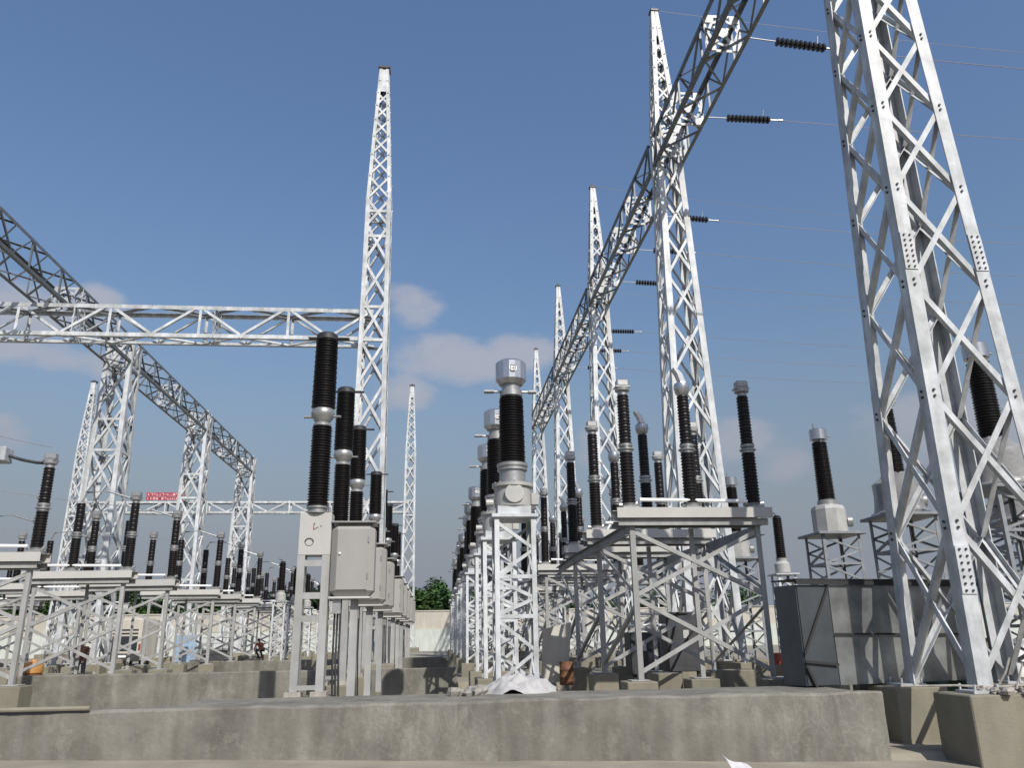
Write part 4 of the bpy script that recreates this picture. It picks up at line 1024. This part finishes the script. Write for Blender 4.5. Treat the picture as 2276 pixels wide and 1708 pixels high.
# ------------------------------------------------------------------ people
def person(label,loc,rz,pose,shirt,trou,hairm,helmet=None):
    t=thing('person',label,'person',loc,rz,'workers in the left yard')
    def skin(name,verts,edges,rads,mt,sub=2):
        me=bpy.data.meshes.new(name); me.from_pydata(verts,edges,[]); o=bpy.data.objects.new(name,me); COL.objects.link(o); o.parent=t
        md=o.modifiers.new('skin','SKIN')
        for i,r in enumerate(rads): me.skin_vertices[0].data[i].radius=(r[0],r[1]) if isinstance(r,tuple) else (r,r)
        me.skin_vertices[0].data[0].use_root=True
        o.modifiers.new('sub','SUBSURF').levels=sub; o.modifiers['sub'].render_levels=sub
        me.materials.append(mt); return o
    J=pose
    hip,chest,neck,head=[V(J[k]) for k in ('hip','chest','neck','head')]
    vs=[hip,hip.lerp(chest,.5),chest,neck,head-(head-neck)*.25]; ed=[(0,1),(1,2),(2,3),(3,4)]; rd=[(.15,.11),(.145,.105),(.17,.115),.058,.05]
    for s,si in ((-1,'l'),(1,'r')):
        sh=V(J['sh'+si]); el_=V(J['el'+si]); ha=V(J['ha'+si]); b=len(vs)
        vs+=[sh,el_,ha,ha+(ha-el_).normalized()*.07]; ed+=[(2,b),(b,b+1),(b+1,b+2),(b+2,b+3)]; rd+=[.062,.045,.032,.036]
        hp=hip+V(J['hipdir'])*s*.095; kn=V(J['kn'+si]); an=V(J['an'+si]); b=len(vs)
        vs+=[hp,kn,an,an+V(J['toe'])*.17]; ed+=[(0,b),(b,b+1),(b+1,b+2),(b+2,b+3)]; rd+=[.088,.062,.045,.04]
    skin('body',vs,ed,rd,M_skin)
    # clothes: shirt and trousers follow the body slightly larger
    n=lambda k:V(J[k])
    sv=[hip,hip.lerp(chest,.5),chest,n('shl'),n('shl').lerp(n('ell'),.75),n('shr'),n('shr').lerp(n('elr'),.75)]
    skin('shirt',sv,[(0,1),(1,2),(2,3),(3,4),(2,5),(5,6)],[(.168,.125),(.16,.12),(.185,.13),.078,.062,.078,.062],shirt)
    hl=hip-V(J['hipdir'])*.095; hr=hip+V(J['hipdir'])*.095
    skin('trousers',[hip,hl,n('knl'),n('anl'),hr,n('knr'),n('anr')],[(0,1),(1,2),(2,3),(0,4),(4,5),(5,6)],[(.155,.12),.105,.078,.062,.105,.078,.062],trou)
    for si in 'lr':
        a=V(J['an'+si]); m=MB(); d=V(J['toe'])
        m.tube([a-d*.07-V((0,0,.03)),a+d*.06-V((0,0,.035)),a+d*.19-V((0,0,.05))],[.05,.055,.035],8); m.build('shoe',M_black,t)
        h_=V(J['ha'+si]); d=(h_-V(J['el'+si])).normalized(); sd_=d.cross(V((0,0,1))).normalized(); m=MB()
        for f in range(4):
            p=h_+d*.07+sd_*(-.03+f*.02); m.tube([p,p+d*.04,p+d*(.065+.01*(f in (1,2)))-V((0,0,.02))],[.009,.009,.007],6)
        m.tube([h_+sd_*.03+d*.02,h_+sd_*.055+d*.05,h_+sd_*.055+d*.08],[.01,.01,.008],6); m.build('finger',M_skin,t)
    fw=V(J['face']).normalized(); up=(head-neck).normalized(); rt=fw.cross(up).normalized()
    m=MB(); b=0
    for j in range(11):
        th=math.pi*j/10
        for k in range(16):
            ph=2*math.pi*k/16
            y=math.cos(ph)*math.sin(th); x=math.sin(ph)*math.sin(th); z=math.cos(th)
            r=V((x*.076,y*.098,z*.118))
            if z<0: r.x*=1-.25*abs(z); r.y*=1-.1*abs(z)
            if y>.93 and -.25<z<.1: r.y+=.02   # nose
            m.v.append(tuple(head+rt*r.x+fw*r.y+up*r.z))
    for j in range(10):
        for k in range(16): m.f.append((j*16+k,j*16+(k+1)%16,(j+1)*16+(k+1)%16,(j+1)*16+k))
    hd=m.build('head',M_skin,t,smooth=80)
    m=MB()
    for s in (-1,1): m.cyl(head+rt*s*.032+fw*.088+up*.01,.012,-.004,.006,8,fw)
    m.build('eye',M_hair,hd)
    m=MB(); m.tube([head-rt*.024+fw*.088-up*.058,head+fw*.094-up*.06,head+rt*.024+fw*.088-up*.058],.006,6); m.build('mouth',M_orred,hd)
    m=MB()
    for s in (-1,1): m.lathe([(.01,0),(.03,.006),(.02,.016)],head+rt*s*.074,10,rt*s)
    m.build('ear',M_skin,hd)
    m=MB()
    for j in range(7):
        th=.62*math.pi*j/6
        for k in range(16):
            ph=2*math.pi*k/16; y=math.cos(ph)*math.sin(th); x=math.sin(ph)*math.sin(th); z=math.cos(th)
            if z<.35 and y>.3: z=.35
            m.v.append(tuple(head+rt*x*.086+fw*(y*.106-.006)+up*z*.13))
    for j in range(6):
        for k in range(16): m.f.append((j*16+k,j*16+(k+1)%16,(j+1)*16+(k+1)%16,(j+1)*16+k))
    m.build('hair',hairm,t,smooth=80)
    return t
bend=dict(hip=(0,0,.86),chest=(0,-.16,1.24),neck=(0,-.24,1.42),head=(0,-.31,1.56),face=(.15,-1,-.3),hipdir=(1,0,0),toe=(0,-1,0),
  shl=(-.19,-.19,1.32),ell=(-.24,-.34,1.06),hal=(-.14,-.52,.95),shr=(.19,-.19,1.32),elr=(.25,-.36,1.08),har=(.16,-.54,.92),
  knl=(-.12,-.1,.47),anl=(-.12,.0,.08),knr=(.12,-.12,.47),anr=(.12,-.02,.08))
crouch=dict(hip=(0,0,.52),chest=(.06,-.26,.82),neck=(.05,-.40,.98),head=(.04,-.48,1.10),face=(-.3,-1,-.4),hipdir=(1,0,0),toe=(0,-1,0),
  shl=(-.14,-.33,.90),ell=(-.24,-.5,.66),hal=(-.12,-.66,.5),shr=(.24,-.3,.90),elr=(.34,-.46,.64),har=(.2,-.66,.48),
  knl=(-.16,-.42,.52),anl=(-.14,-.08,.08),knr=(.16,-.44,.52),anr=(.14,-.1,.08))
person('dark haired person in a brown red shirt stooping behind the second wall at left',(-13.35,33.2,.5),R(15),bend,M_shirt,M_trou,M_hair)
person('person crouching in an orange red top far back beside the slotted post',(-11.2,55.5,.9),R(-20),crouch,M_vest,M_jean,M_hair)

for o in sc.objects:
    if o.type=='MESH' and o.parent is None and 'label' not in o and 'kind' not in o: print('UNLABELLED',o.name)
